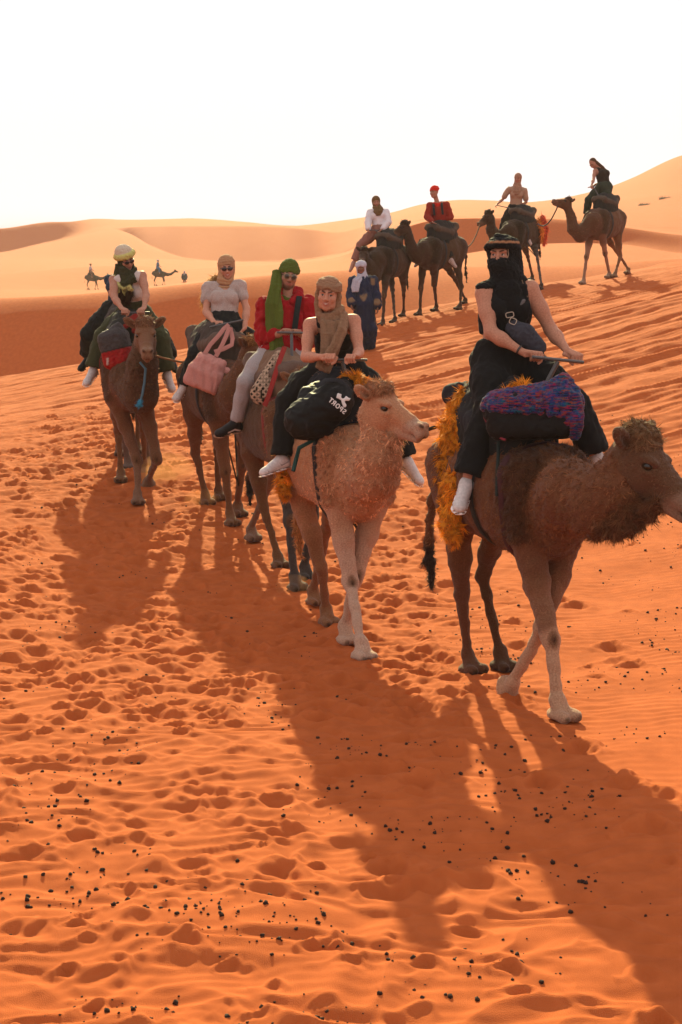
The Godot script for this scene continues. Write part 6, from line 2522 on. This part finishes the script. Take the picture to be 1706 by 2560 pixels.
	bottom_of("trousers", D, {"color": Color(0.050, 0.054, 0.026), "waist": 0.46, "length": 0.90, "flare": 0.10, "loose": 0.028})
	shoes_of(D, Color(0.60, 0.56, 0.53), Color(0.60, 0.55, 0.52))
	shades_of(D, Color(0.02, 0.018, 0.018))
	var T: Transform3D = D.T
	var hat := Shape.new()
	hat.color = Color(0.58, 0.47, 0.34)
	hat.k = 0.03
	hat.ell(T * Vector3(0, 0.085, -0.03), Vector3(0.098, 0.085, 0.112), D.H)
	hat.color = Color(0.55, 0.50, 0.16)
	hat.k = 0.015
	for i in 2:
		var prev := Vector3.ZERO
		for k in 15:
			var a := TAU * k / 14.0
			var p := T * Vector3(0.098 * cos(a), 0.050 + i * 0.018 + 0.022 * sin(a + 0.6), 0.112 * sin(a) - 0.02)
			if k > 0:
				hat.cap(prev, p, 0.020)
			prev = p
	hat.mode = Shape.SUB
	hat.k = 0.008
	hat.ell(T * Vector3(0, -0.03, 0.085), Vector3(0.06, 0.075, 0.07), D.H)
	hat.mode = Shape.ADD
	hat.bumps = [[fold_noise, 0.006, Vector3(26, 26, 26), true, false]]
	carve("hat", D.node, [[hat, 0.008]], M.cloth)
	var n: Vector3 = J.neck
	scarf_of(D, Color(0.045, 0.045, 0.022), {"seed": 2, "rings": 4, "wide": 0.11, "narrow": 0.09, "bottom": -0.02, "top": 0.10, "fat": 1.05, "hood": 0.95, "tails": [
		[[n + D.R * 0.17 + D.U * 0.03 + D.F * 0.03, n + D.R * 0.14 - D.U * 0.07 + D.F * 0.12, n + D.R * 0.05 - D.U * 0.11 + D.F * 0.17, n - D.R * 0.03 - D.U * 0.06 + D.F * 0.17], [0.045, 0.055, 0.055, 0.035], 1.0, D.F, Color(0.56, 0.50, 0.17)],
		[[n + D.R * 0.09 + D.U * 0.14 - D.F * 0.02, n + D.R * 0.12 + D.U * 0.02 + D.F * 0.04, n + D.R * 0.08 - D.U * 0.05 + D.F * 0.13, n + D.R * 0.01 - D.U * 0.04 + D.F * 0.15, n - D.R * 0.06 + D.F * 0.12 + D.U * 0.05], [0.05, 0.05, 0.05, 0.04, 0.03], 1.0]],
		"paint": [[Color(0.60, 0.56, 0.19), n + D.R * 0.06 - D.U * 0.155 + D.F * 0.12, Vector3(0.19, 0.062, 0.20), 0.012], [Color(0.56, 0.52, 0.20), n + D.R * 0.19 - D.U * 0.05 + D.F * 0.04, Vector3(0.05, 0.10, 0.15), 0.02]]})
	hair_of(D, Color(0.045, 0.018, 0.009), [[n + D.R * 0.07 + D.F * 0.13 - D.U * 0.08, n + D.R * 0.09 + D.F * 0.16 - D.U * 0.17, n + D.R * 0.09 + D.F * 0.15 - D.U * 0.25, n + D.R * 0.08 + D.F * 0.14 - D.U * 0.30], [n + D.R * 0.01 + D.F * 0.14 - D.U * 0.06, n + D.R * 0.00 + D.F * 0.165 - D.U * 0.13, n + D.R * 0.02 + D.F * 0.16 - D.U * 0.18, n + D.R * 0.03 + D.F * 0.15 - D.U * 0.22]], 0.032)
	# blue halter rope with a tassel
	var rope := make_lead("light blue rope with tassel hanging below the left camel's head", [at(350, 905, d - 1.46), at(364, 922, d - 1.44), at(362, 955, d - 1.36), at(357, 985, d - 1.32), at(352, 1002, d - 1.30)], 0.014, Color(0.10, 0.20, 0.26))
	var ts := Shape.new()
	ts.color = Color(0.04, 0.22, 0.34)
	ts.hair = 0.03
	ts.cap(at(352, 1002, d - 1.30), at(349, 1012, d - 1.30), 0.022, 0.03)
	carve("tassel", rope, [[ts, 0.009]], M.cloth, {"density": 20000.0, "width": 0.004, "comb": Vector3.DOWN, "lift": 0.4, "wild": 0.5, "name": "threads"})
	# the camel and rider right behind
	var b2 := down(322, 1160)
	var d2 := depth_of(b2)
	var c2 := make_camel("camel", "camel mostly hidden straight behind the leftmost brown camel", {
		"base": b2, "turn": 8.0, "cell": 0.028, "density": 2500.0, "strand": 0.008, "coat": Color(0.15, 0.066, 0.03), "leg_tones": [Color(0.13, 0.075, 0.05), Color(0.14, 0.085, 0.06), Color(0.12, 0.055, 0.025), Color(0.12, 0.055, 0.025)],
		"feet": [[370, 1168], [320, 1175], [345, 1135], [300, 1140]],
		"neck": [[at(330, 960, d2 - 1.0), 0.19], [at(325, 930, d2 - 1.1), 0.15]], "head": at(322, 905, d2 - 1.1), "face": look_dir(0, -20),
	})
	make_saddle("dark saddle hidden behind the leftmost rider", c2, {"cell": 0.024})
	var K := pose(d2 - 0.16, {"pelvis": [296, 784], "neck": [304, 692, -0.05], "head": [312, 660, -0.05], "sr": [275, 700, 0.02], "sl": [335, 700, 0.0],
		"er": [280, 735, -0.1], "wr": [300, 760, -0.1], "el": [340, 735, -0.1], "wl": [325, 762, -0.1],
		"kr": [226, 836, -0.25], "ar": [222, 896, 0.05], "tr": [204, 914, -0.08], "kl": [402, 842, -0.25], "al": [428, 900, 0.02], "tl": [442, 918, -0.08]})
	var E := make_person("person in black trousers and black shoes half hidden behind the leftmost rider", K, {"cell": 0.02, "base": K.pelvis, "face": look_dir(5)})
	top_of("shirt", E, {"color": Color(0.03, 0.04, 0.06), "sleeve": 0.5, "hem": 0.05})
	bottom_of("trousers", E, {"color": Color(0.014, 0.013, 0.014), "length": 0.84, "flare": 0.10, "loose": 0.045, "fold": 0.016})
	shoes_of(E, Color(0.014, 0.013, 0.013), Color(0.03, 0.028, 0.027))
	scarf_of(E, Color(0.03, 0.035, 0.045), {"rings": 2, "hood": 1.0})


func far_pair() -> void:
	# four camels climbing the slope behind, with the guide on foot
	var rows := [
		{"label": "dark camel coming towards us behind the guide in blue", "base": [970, 806], "turn": -28.0, "feet": [[956, 816], [934, 812], [1008, 792], [986, 809]], "coat": Color(0.050, 0.022, 0.011),
			"neck": [[930, 690, -0.9, 0.18], [918, 662, -1.0, 0.14]], "head": [911, 634, -1.02], "face": [-12.0, -14.0],
			"saddle": "dark saddle under the rider in the white long-sleeved top", "who": "person in a white long-sleeved top and brown headscarf riding a dark camel",
			"pose": {"pelvis": [950, 576], "neck": [945, 524, -0.05], "head": [941, 506, -0.02], "sr": [926, 532, 0.0], "sl": [966, 531, 0.0], "er": [921, 556, -0.1], "wr": [921, 572, -0.15], "el": [971, 556, -0.1], "wl": [957, 572, -0.18], "kr": [902, 612, -0.2], "ar": [884, 658, 0.05], "tr": [871, 676, -0.05], "kl": [984, 610, -0.36], "al": [992, 662, 0.02], "tl": [1000, 682, -0.08]},
			"face2": [5.0, -5.0], "woman": true, "top": Color(0.68, 0.62, 0.62), "sleeve": 1.95, "hem": 0.2, "bottom": Color(0.26, 0.125, 0.095), "shoe": Color(0.40, 0.26, 0.20), "wrap": Color(0.16, 0.085, 0.035), "hood": true},
		{"label": "dark camel facing left under the rider in the red turban", "base": [1098, 780], "turn": -43.0, "feet": [[1089, 779], [1048, 790], [1148, 775], [1162, 761]], "coat": Color(0.056, 0.025, 0.012),
			"neck": [[1046, 640, -0.72, 0.16], [1030, 625, -0.82, 0.125], [1022, 592, -0.88, 0.105]], "head": [1012, 568, -0.92], "face": [-62.0, -14.0],
			"saddle": "dark saddle and blanket roll under the rider in the red turban", "who": "person in a red turban and rust-red shirt with a rucksack riding a dark camel",
			"pose": {"pelvis": [1100, 566], "neck": [1094, 508, -0.03], "head": [1086, 481, -0.03], "sr": [1075, 514, -0.05], "sl": [1116, 512, 0.0], "er": [1069, 542, -0.05], "wr": [1080, 553, -0.15], "el": [1126, 542, -0.05], "wl": [1097, 552, -0.18], "kr": [1074, 600, 0.15], "ar": [1052, 650, 0.1], "tr": [1032, 664, 0.05], "kl": [1114, 606, -0.42], "al": [1128, 650, -0.02], "tl": [1146, 666, -0.05]},
			"face2": [-38.0, -2.0], "woman": false, "top": Color(0.26, 0.022, 0.012), "sleeve": 1.95, "hem": 0.0, "bottom": Color(0.018, 0.016, 0.016), "shoe": Color(0.42, 0.34, 0.30), "wrap": Color(0.60, 0.020, 0.012), "pack": true},
		{"label": "dark camel facing left on the slope behind the masked rider", "base": [1300, 716], "turn": -37.0, "feet": [[1275, 722], [1258, 716], [1352, 724], [1330, 702]], "coat": Color(0.050, 0.022, 0.011),
			"neck": [[1243, 602, -0.74, 0.165], [1228, 572, -0.84, 0.13]], "head": [1222, 540, -0.9], "face": [-58.0, -22.0],
			"saddle": "dark saddle under the rider in the beige headscarf", "who": "person in a beige headscarf and beige shirt riding a dark camel",
			"pose": {"pelvis": [1290, 522], "neck": [1293, 468, -0.03], "head": [1295, 447, -0.02], "sr": [1272, 474, -0.04], "sl": [1312, 477, 0.0], "er": [1257, 498, -0.05], "wr": [1244, 510, -0.12], "el": [1316, 505, -0.03], "wl": [1291, 522, -0.16], "kr": [1262, 550, 0.15], "ar": [1252, 590, 0.1], "tr": [1240, 602, 0.05], "kl": [1305, 556, -0.42], "al": [1320, 594, -0.02], "tl": [1326, 608, -0.06]},
			"face2": [-20.0, -4.0], "woman": true, "top": Color(0.40, 0.24, 0.16), "sleeve": 0.7, "hem": 0.12, "bottom": Color(0.016, 0.015, 0.015), "shoe": Color(0.55, 0.46, 0.42), "wrap": Color(0.36, 0.185, 0.115), "hood": true, "tassels": true},
		{"label": "brown camel with raised head and pale legs last in the line", "base": [1506, 700], "turn": -35.0, "feet": [[1522, 696], [1458, 711], [1537, 694], [1570, 685]], "coat": Color(0.11, 0.047, 0.021), "leg": Color(0.34, 0.20, 0.13), "hind": Color(0.25, 0.12, 0.055),
			"neck": [[1452, 586, -0.74, 0.165], [1434, 572, -0.84, 0.13], [1427, 538, -0.88, 0.105]], "head": [1418, 508, -0.9], "face": [-66.0, 18.0],
			"saddle": "dark saddle and bundles under the bare-headed rider at the end of the line", "who": "bare-headed person with long hair looking down, riding the last camel",
			"pose": {"pelvis": [1512, 468], "neck": [1502, 420, -0.06], "head": [1484, 409, -0.04], "sr": [1488, 428, -0.03], "sl": [1512, 427, 0.05], "er": [1484, 449, -0.05], "wr": [1480, 462, -0.12], "el": [1514, 450, -0.03], "wl": [1486, 463, -0.16], "kr": [1472, 500, 0.15], "ar": [1466, 540, 0.1], "tr": [1455, 552, 0.05], "kl": [1512, 506, -0.42], "al": [1526, 548, -0.02], "tl": [1520, 566, -0.06]},
			"face2": [-40.0, -38.0], "woman": true, "top": Color(0.030, 0.018, 0.015), "sleeve": 0.0, "hem": 0.1, "bottom": Color(0.035, 0.040, 0.028), "shoe": Color(0.016, 0.014, 0.014)},
	]
	for r in rows:
		var base := down(r.base[0], r.base[1])
		var d := depth_of(base)
		var neck := []
		for p in r.neck:
			neck.append([at(p[0], p[1], d + p[2]), p[3]])
		var cam := make_camel("camel", r.label, {"base": base, "size": 1.0, "turn": r.turn, "cell": 0.03, "density": 2600.0, "strand": 0.011, "coat": r.coat, "leg": r.get("leg", col3(r.coat, 1.2)), "hind_leg": r.get("hind", r.get("leg", col3(r.coat, 1.2))),
			"feet": r.feet, "neck": neck, "head": at(r.head[0], r.head[1], d + r.head[2]), "face": look_dir(r.face[0], r.face[1])})
		var J := pose(d - 0.25, r.pose)
		make_saddle(r.saddle, cam, {"cell": 0.024, "wide": 0.24, "high": 0.35, "back": -0.46, "front": 0.30, "color": Color(0.03, 0.026, 0.024), "roll": Color(0.09, 0.06, 0.045), "bar": [J.wr + Vector3(-0.03, -0.03, 0.05), J.wl + Vector3(0.03, -0.03, 0.05)]})
		var D := make_person(r.who, J, {"face": look_dir(r.face2[0], r.face2[1]), "woman": r.woman, "cell": 0.020, "base": J.pelvis, "curl": 1.0, "skin": Color(0.40, 0.19, 0.125), "head_size": 1.08})
		top_of("shirt", D, {"color": r.top, "hem": r.hem, "sleeve": r.sleeve, "scoop": 0.08, "straps": r.sleeve == 0.0, "loose": 0.018, "fold": 0.012})
		bottom_of("trousers", D, {"color": r.bottom, "waist": 0.2, "length": 0.86, "flare": 0.085, "loose": 0.022})
		shoes_of(D, r.shoe, col3(r.shoe, 1.1))
		if r.get("hood", false):
			scarf_of(D, r.wrap, {"rings": 3, "hood": 1.04, "slit": 0.07, "wide": 0.11, "fat": 1.2, "tails": [[[J.neck + D.F * 0.10, J.neck + D.F * 0.15 - D.U * 0.10, J.neck + D.F * 0.16 - D.U * 0.18], [0.09, 0.10, 0.05]]]})
		elif r.has("wrap"):
			turban_of(D, r.wrap, {"seed": 21, "fat": 1.06, "low": 0.05})
			scarf_of(D, r.wrap, {"rings": 2, "fat": 0.7, "wide": 0.085, "top": 0.01})
		else:
			var T: Transform3D = D.T
			var n: Vector3 = J.neck
			var h := Shape.new()
			h.color = Color(0.085, 0.036, 0.016)
			h.hair = 0.02
			h.k = 0.02
			h.ell(T * Vector3(0, 0.040, -0.030), Vector3(0.086, 0.092, 0.098), D.H)
			h.chain([T * Vector3(-0.05, 0.0, -0.08), n - D.F * 0.07 + D.U * 0.02 + D.R * 0.02, n - D.F * 0.03 - D.U * 0.12 + D.R * 0.08], [0.05, 0.045, 0.02])
			h.chain([T * Vector3(0.06, -0.02, -0.04), n + D.F * 0.08 - D.U * 0.02, n + D.F * 0.12 - D.U * 0.14], [0.04, 0.035, 0.015])
			h.mode = Shape.SUB
			h.ell(T * Vector3(0, -0.03, 0.085), Vector3(0.058, 0.085, 0.07), D.H)
			h.mode = Shape.ADD
			carve("hair", D.node, [[h, 0.011]], M.cloth)
		if r.get("pack", false):
			var pc: Vector3 = J.pelvis + D.U * 0.30 - D.F * 0.20
			var pack := thing("backpack", "dark rucksack on the back of the rider in the red turban", "backpack", pc)
			var pk := Shape.new()
			pk.color = Color(0.03, 0.03, 0.034)
			pk.box(pc, Vector3(0.16, 0.24, 0.11), 0.07, Basis(D.R, D.U, -D.F))
			carve("pack_body", pack, [[pk, 0.02]], M.nylon)
			for e in [-1.0, 1.0]:
				var pts := []
				for q in [[0.46, -0.10], [0.54, 0.0], [0.50, 0.10], [0.40, 0.155], [0.26, 0.155]]:
					pts.append(J.pelvis + D.U * q[0] + D.F * q[1] + D.R * 0.095 * e)
				band("shoulder_strap", pack, pts, [D.U, D.U, D.U * 0.6 + D.F, D.F, D.F], 0.05, 0.014, M.nylon, Color(0.02, 0.02, 0.024))
		if r.get("tassels", false):
			var X: Transform3D = cam.X
			var rug := thing("saddle_cloth", "red and orange fringed saddle cloth on the third camel of the slope", "saddle cloth", X * Vector3(0.3, 1.5, -0.5))
			var s := Shape.new()
			s.k = 0.03
			s.hair = 0.07
			s.color = Color(0.50, 0.05, 0.015)
			s.chain([X * Vector3(0.30, 1.75, -0.58), X * Vector3(0.40, 1.45, -0.56), X * Vector3(0.41, 1.12, -0.50)], [0.10, 0.11, 0.07], 0.4, cam.B.x)
			s.color = Color(0.60, 0.17, 0.02)
			s.chain([X * Vector3(0.30, 1.72, -0.40), X * Vector3(0.42, 1.40, -0.40), X * Vector3(0.42, 1.15, -0.38)], [0.06, 0.06, 0.04], 0.4, cam.B.x)
			carve("fringe", rug, [[s, 0.022]], M.cloth, {"density": 4000.0, "width": 0.012, "comb": Vector3.DOWN, "lift": 0.3, "wild": 0.4, "name": "threads"})
	shrubs()
	var sk := Color(0.10, 0.045, 0.025)
	make_lead("drooping rope from the third slope camel's muzzle to the second one's rump", rope_points(at(1200, 562, 39.1), at(1164, 618, 37.1), 0.14), 0.016, sk)
	make_lead("drooping rope from the last camel's muzzle to the third slope camel's rump", rope_points(at(1395, 515, 37.3), at(1346, 560, 40.2), 0.20), 0.016, Color(0.08, 0.09, 0.10))
	guide()
	distant()


func guide() -> void:
	var foot := down(916, 878)
	var d := depth_of(foot) - 0.16
	var J := pose(d, {"pelvis": [910, 762], "neck": [908, 697, 0.0], "head": [903, 671, -0.02], "sr": [885, 703, 0.0], "sl": [932, 702, 0.02], "er": [879, 738, 0.0], "wr": [879, 762, -0.08], "el": [940, 738, 0.02], "wl": [944, 768, -0.08],
		"kr": [905, 822, -0.06], "ar": [906, 871, 0.08], "tr": [899, 878, -0.15], "kl": [923, 822, -0.02], "al": [924, 870, 0.06], "tl": [922, 879, -0.15]}, 1.02)
	J.base = foot
	var D := make_person("person walking in a long dark blue robe and pale turban, leading the camels", J, {"woman": false, "cell": 0.018, "face": look_dir(-4, -2), "skin": Color(0.20, 0.085, 0.05), "beard": Color(0.04, 0.025, 0.02), "group": "", "curl": 1.2, "head_size": 1.04})
	var robe := Color(0.018, 0.022, 0.048)
	var s := Shape.new()
	s.color = robe
	torso_prims(s, D, 0.035)
	s.k = 0.05
	s.cap(J.neck - D.U * 0.05, J.sr, 0.075, 0.072)
	s.cap(J.neck - D.U * 0.05, J.sl, 0.075, 0.072)
	for e in [["sr", "er", "wr"], ["sl", "el", "wl"]]:
		s.k = 0.04
		s.cap(J[e[0]], J[e[1]], 0.072, 0.068)
		s.cap(J[e[1]], J[e[2]].lerp(J[e[1]], 0.18), 0.068, 0.066)
	s.k = 0.08
	s.cap(J.pelvis, J.kr.lerp(J.kl, 0.5), 0.18, 0.15)
	s.k = 0.05
	s.cap(J.kr, J.ar.lerp(J.kr, 0.15), 0.13, 0.095)
	s.cap(J.kl, J.al.lerp(J.kl, 0.15), 0.13, 0.095)
	s.bumps = [[fold_noise, 0.028, Vector3(7, 1.6, 7), true, false], [fold_noise, 0.010, Vector3(17, 5, 17), true, false]]
	s.mode = Shape.PAINT
	s.k = 0.012
	s.color = Color(0.20, 0.125, 0.07)
	var c: Vector3 = J.neck - D.U * 0.24 + D.F * 0.17
	s.chain([c + D.R * 0.075 + D.U * 0.12, c + D.R * 0.075 - D.U * 0.10, c - D.U * 0.22], [0.026])
	s.chain([c - D.R * 0.095 + D.U * 0.22, c - D.R * 0.085 - D.U * 0.02, c - D.U * 0.22], [0.030])
	s.chain([c + D.R * 0.02 + D.U * 0.02, c - D.R * 0.02 - D.U * 0.05, c + D.R * 0.01 - D.U * 0.12], [0.022])
	s.box(c - D.R * 0.175 + D.U * 0.15, Vector3(0.034, 0.065, 0.2), 0.01, Basis(D.R, D.U, -D.F))
	s.ball(J.wl.lerp(J.el, 0.35) + D.F * 0.06, 0.06)
	s.ball(J.wr.lerp(J.er, 0.35) + D.F * 0.06, 0.05)
	s.mode = Shape.ADD
	carve("robe", D.node, [[s, 0.016]], M.cloth)
	shoes_of(D, Color(0.03, 0.02, 0.016), Color(0.03, 0.02, 0.016))
	turban_of(D, Color(0.46, 0.44, 0.50), {"seed": 33, "bands": 6, "fat": 1.12, "low": 0.045, "brow_line": 0.08})
	var n: Vector3 = J.neck
	scarf_of(D, Color(0.46, 0.44, 0.50), {"rings": 4, "wide": 0.10, "fat": 1.1, "hood": 1.02, "slit": 0.075, "tails": [[[n + D.R * 0.04 + D.F * 0.10, n + D.R * 0.12 + D.F * 0.15 - D.U * 0.08, n + D.R * 0.15 + D.F * 0.16 - D.U * 0.20, n + D.R * 0.15 + D.F * 0.16 - D.U * 0.28], [0.06, 0.075, 0.075, 0.06]]]})


# tiny figures on the flat between the dunes
func distant() -> void:
	for q in [[232, 724, "tiny camel and its long legs far off at the left, behind the leftmost rider", "tiny far rider in white seated on the left far camel", Color(0.50, 0.42, 0.40), Color(0.40, 0.36, 0.34)], [400, 714, "tiny far camel walking right with its neck stretched low", "tiny far rider in blue seated on the right far camel", Color(0.05, 0.12, 0.22), Color(0.30, 0.34, 0.40)]]:
		var base := at(q[0], q[1], 171.0)
		var X := Transform3D(frame_of(look_dir(90.0 if q[0] > 300 else 82.0)), base)
		var f := look_dir(90)
		var stretched: bool = q[0] > 300
		var neck := [[base + f * 0.86 + Vector3(0, 1.16, 0), 0.17], [base + f * 1.22 + Vector3(0, 1.22, 0), 0.13], [base + f * 1.5 + Vector3(0, 1.42, 0), 0.12]]
		make_camel("camel", q[2], {"base": base, "turn": 90.0, "size": 0.9, "cell": 0.05, "density": 300.0, "strand": 0.03, "coat": Color(0.07, 0.034, 0.018), "feet": stand_feet(X, 0.12),
			"neck": neck, "head": base + f * 1.66 + Vector3(0, 1.56, 0), "face": (f + Vector3(0, -0.12, 0)).normalized()})
		var side := Vector3(0, 0, 1)
		var p := base + Vector3(0, 1.94, 0) - f * 0.2
		var J := {"pelvis": p, "neck": p + Vector3(0, 0.49, 0) + f * 0.04, "head": p + Vector3(0, 0.67, 0) + f * 0.06}
		J.sr = J.neck + side * 0.16 - Vector3(0, 0.04, 0)
		J.sl = J.neck - side * 0.16 - Vector3(0, 0.04, 0)
		J.er = J.sr + Vector3(0, -0.26, 0.04) + f * 0.06
		J.el = J.sl + Vector3(0, -0.26, -0.04) + f * 0.06
		J.wr = J.er + Vector3(0, -0.10, -0.05) + f * 0.22
		J.wl = J.el + Vector3(0, -0.10, 0.05) + f * 0.22
		J.kr = p + side * 0.32 + f * 0.22 - Vector3(0, 0.22, 0)
		J.kl = p - side * 0.32 + f * 0.22 - Vector3(0, 0.22, 0)
		J.ar = J.kr + Vector3(0, -0.42, 0.05)
		J.al = J.kl + Vector3(0, -0.42, -0.05)
		J.tr = J.ar + f * 0.16
		J.tl = J.al + f * 0.16
		var D := make_person(q[3], J, {"cell": 0.03, "group": "", "face": f})
		top_of("shirt", D, {"color": q[4], "sleeve": 0.9, "hem": -0.2, "loose": 0.03})
		bottom_of("trousers", D, {"color": q[4] if stretched else Color(0.16, 0.08, 0.05), "length": 0.8, "flare": 0.09, "loose": 0.03})
		turban_of(D, q[5] if stretched else Color(0.10, 0.05, 0.03), {"fat": 1.15})
	var b := at(462, 711, 171.0)
	var J := {"pelvis": b + Vector3(0, 0.62, 0), "neck": b + Vector3(0, 1.10, 0.05), "head": b + Vector3(0, 1.28, 0.06)}
	for e in [["r", -1.0], ["l", 1.0]]:
		var x: float = e[1]
		J["s" + e[0]] = J.neck + Vector3(0.17 * x, -0.05, 0)
		J["e" + e[0]] = J["s" + e[0]] + Vector3(0.05 * x, -0.27, 0.02)
		J["w" + e[0]] = J["e" + e[0]] + Vector3(-0.04 * x, -0.22, 0.08)
		J["k" + e[0]] = J.pelvis + Vector3(0.10 * x, -0.42, 0.02)
		J["a" + e[0]] = J["k" + e[0]] + Vector3(0, -0.40, -0.02)
		J["t" + e[0]] = J["a" + e[0]] + Vector3(0.02 * x, -0.03, 0.16)
	var D := make_person("tiny far figure in a pale head cloth standing behind a sand rise", J, {"cell": 0.03, "group": "", "woman": false, "face": look_dir(0)})
	top_of("robe", D, {"color": Color(0.05, 0.045, 0.05), "sleeve": 1.9, "hem": -0.5, "loose": 0.06})
	scarf_of(D, Color(0.42, 0.38, 0.38), {"rings": 2, "hood": 1.1, "wide": 0.14, "fat": 1.4})


# sand kicked up by the hind feet
func dust() -> void:
	for q in [[392, 1210, 0.15, 1.3, "small dense dust puff right at the lifted foot of the leftmost brown camel"], [418, 1196, 0.20, 0.8, "wide faint dust puff drifting right of the leftmost brown camel's lifted foot"], [505, 1264, 0.12, 0.8, "faint dust puff at the hind foot of the camel with the pink bag"], [735, 1480, 0.10, 0.8, "faint dust puff at the dark grey forefoot of the third camel"]]:
		var p := down(q[0], q[1])
		var f := FogVolume.new()
		f.name = numbered("dust_cloud")
		f.shape = RenderingServer.FOG_VOLUME_SHAPE_ELLIPSOID
		f.size = Vector3(q[2] * 3.4, q[2] * 2.2, q[2] * 3.0)
		f.position = p + Vector3(0, q[2] * 0.5, 0)
		var m := FogMaterial.new()
		m.density = q[3]
		m.albedo = Color(0.95, 0.66, 0.42)
		f.material = m
		f.set_meta("kind", "stuff")
		f.set_meta("label", q[4])
		add_child(f)


# low dry tufts on the flank of the far right dune
func shrubs() -> void:
	var spots := [[1654, 497, 232.0, 0.9, "dry shrub tuft highest on the far right dune's bright flank"], [1612, 512, 225.0, 0.7, "dry shrub tuft at mid height on the far right dune"], [1538, 507, 240.0, 0.6, "leftmost dry shrub tuft on the far right dune's flank"]]
	for q in spots:
		var p := at(q[0], q[1], q[2])
		var node := thing("desert_shrub", q[4], "shrub", p, "dry shrubs on the dunes")
		var s := Shape.new()
		s.color = Color(0.16, 0.085, 0.045)
		s.hair = 0.35 * q[3]
		var r := RandomNumberGenerator.new()
		r.seed = int(q[0])
		for i in 5:
			s.ell(p + Vector3(r.randf_range(-1.2, 1.2), -0.15, r.randf_range(-0.6, 0.6)) * q[3], Vector3(0.5, 0.28, 0.4) * q[3])
		carve("twigs", node, [[s, 0.12 * q[3]]], M.cloth, {"density": 260.0, "width": 0.03 * q[3], "comb": Vector3.UP, "lift": 0.9, "wild": 0.8, "name": "stalks"})


func _ready() -> void:
	var t0 := Time.get_ticks_msec()
	set_up()
	make_materials()
	plan_prints()
	make_sand()
	first_camel()
	second_camel()
	third_camel()
	fourth_camel()
	fifth_camel()
	far_pair()
	dust()
	make_pellets()
	run_jobs()
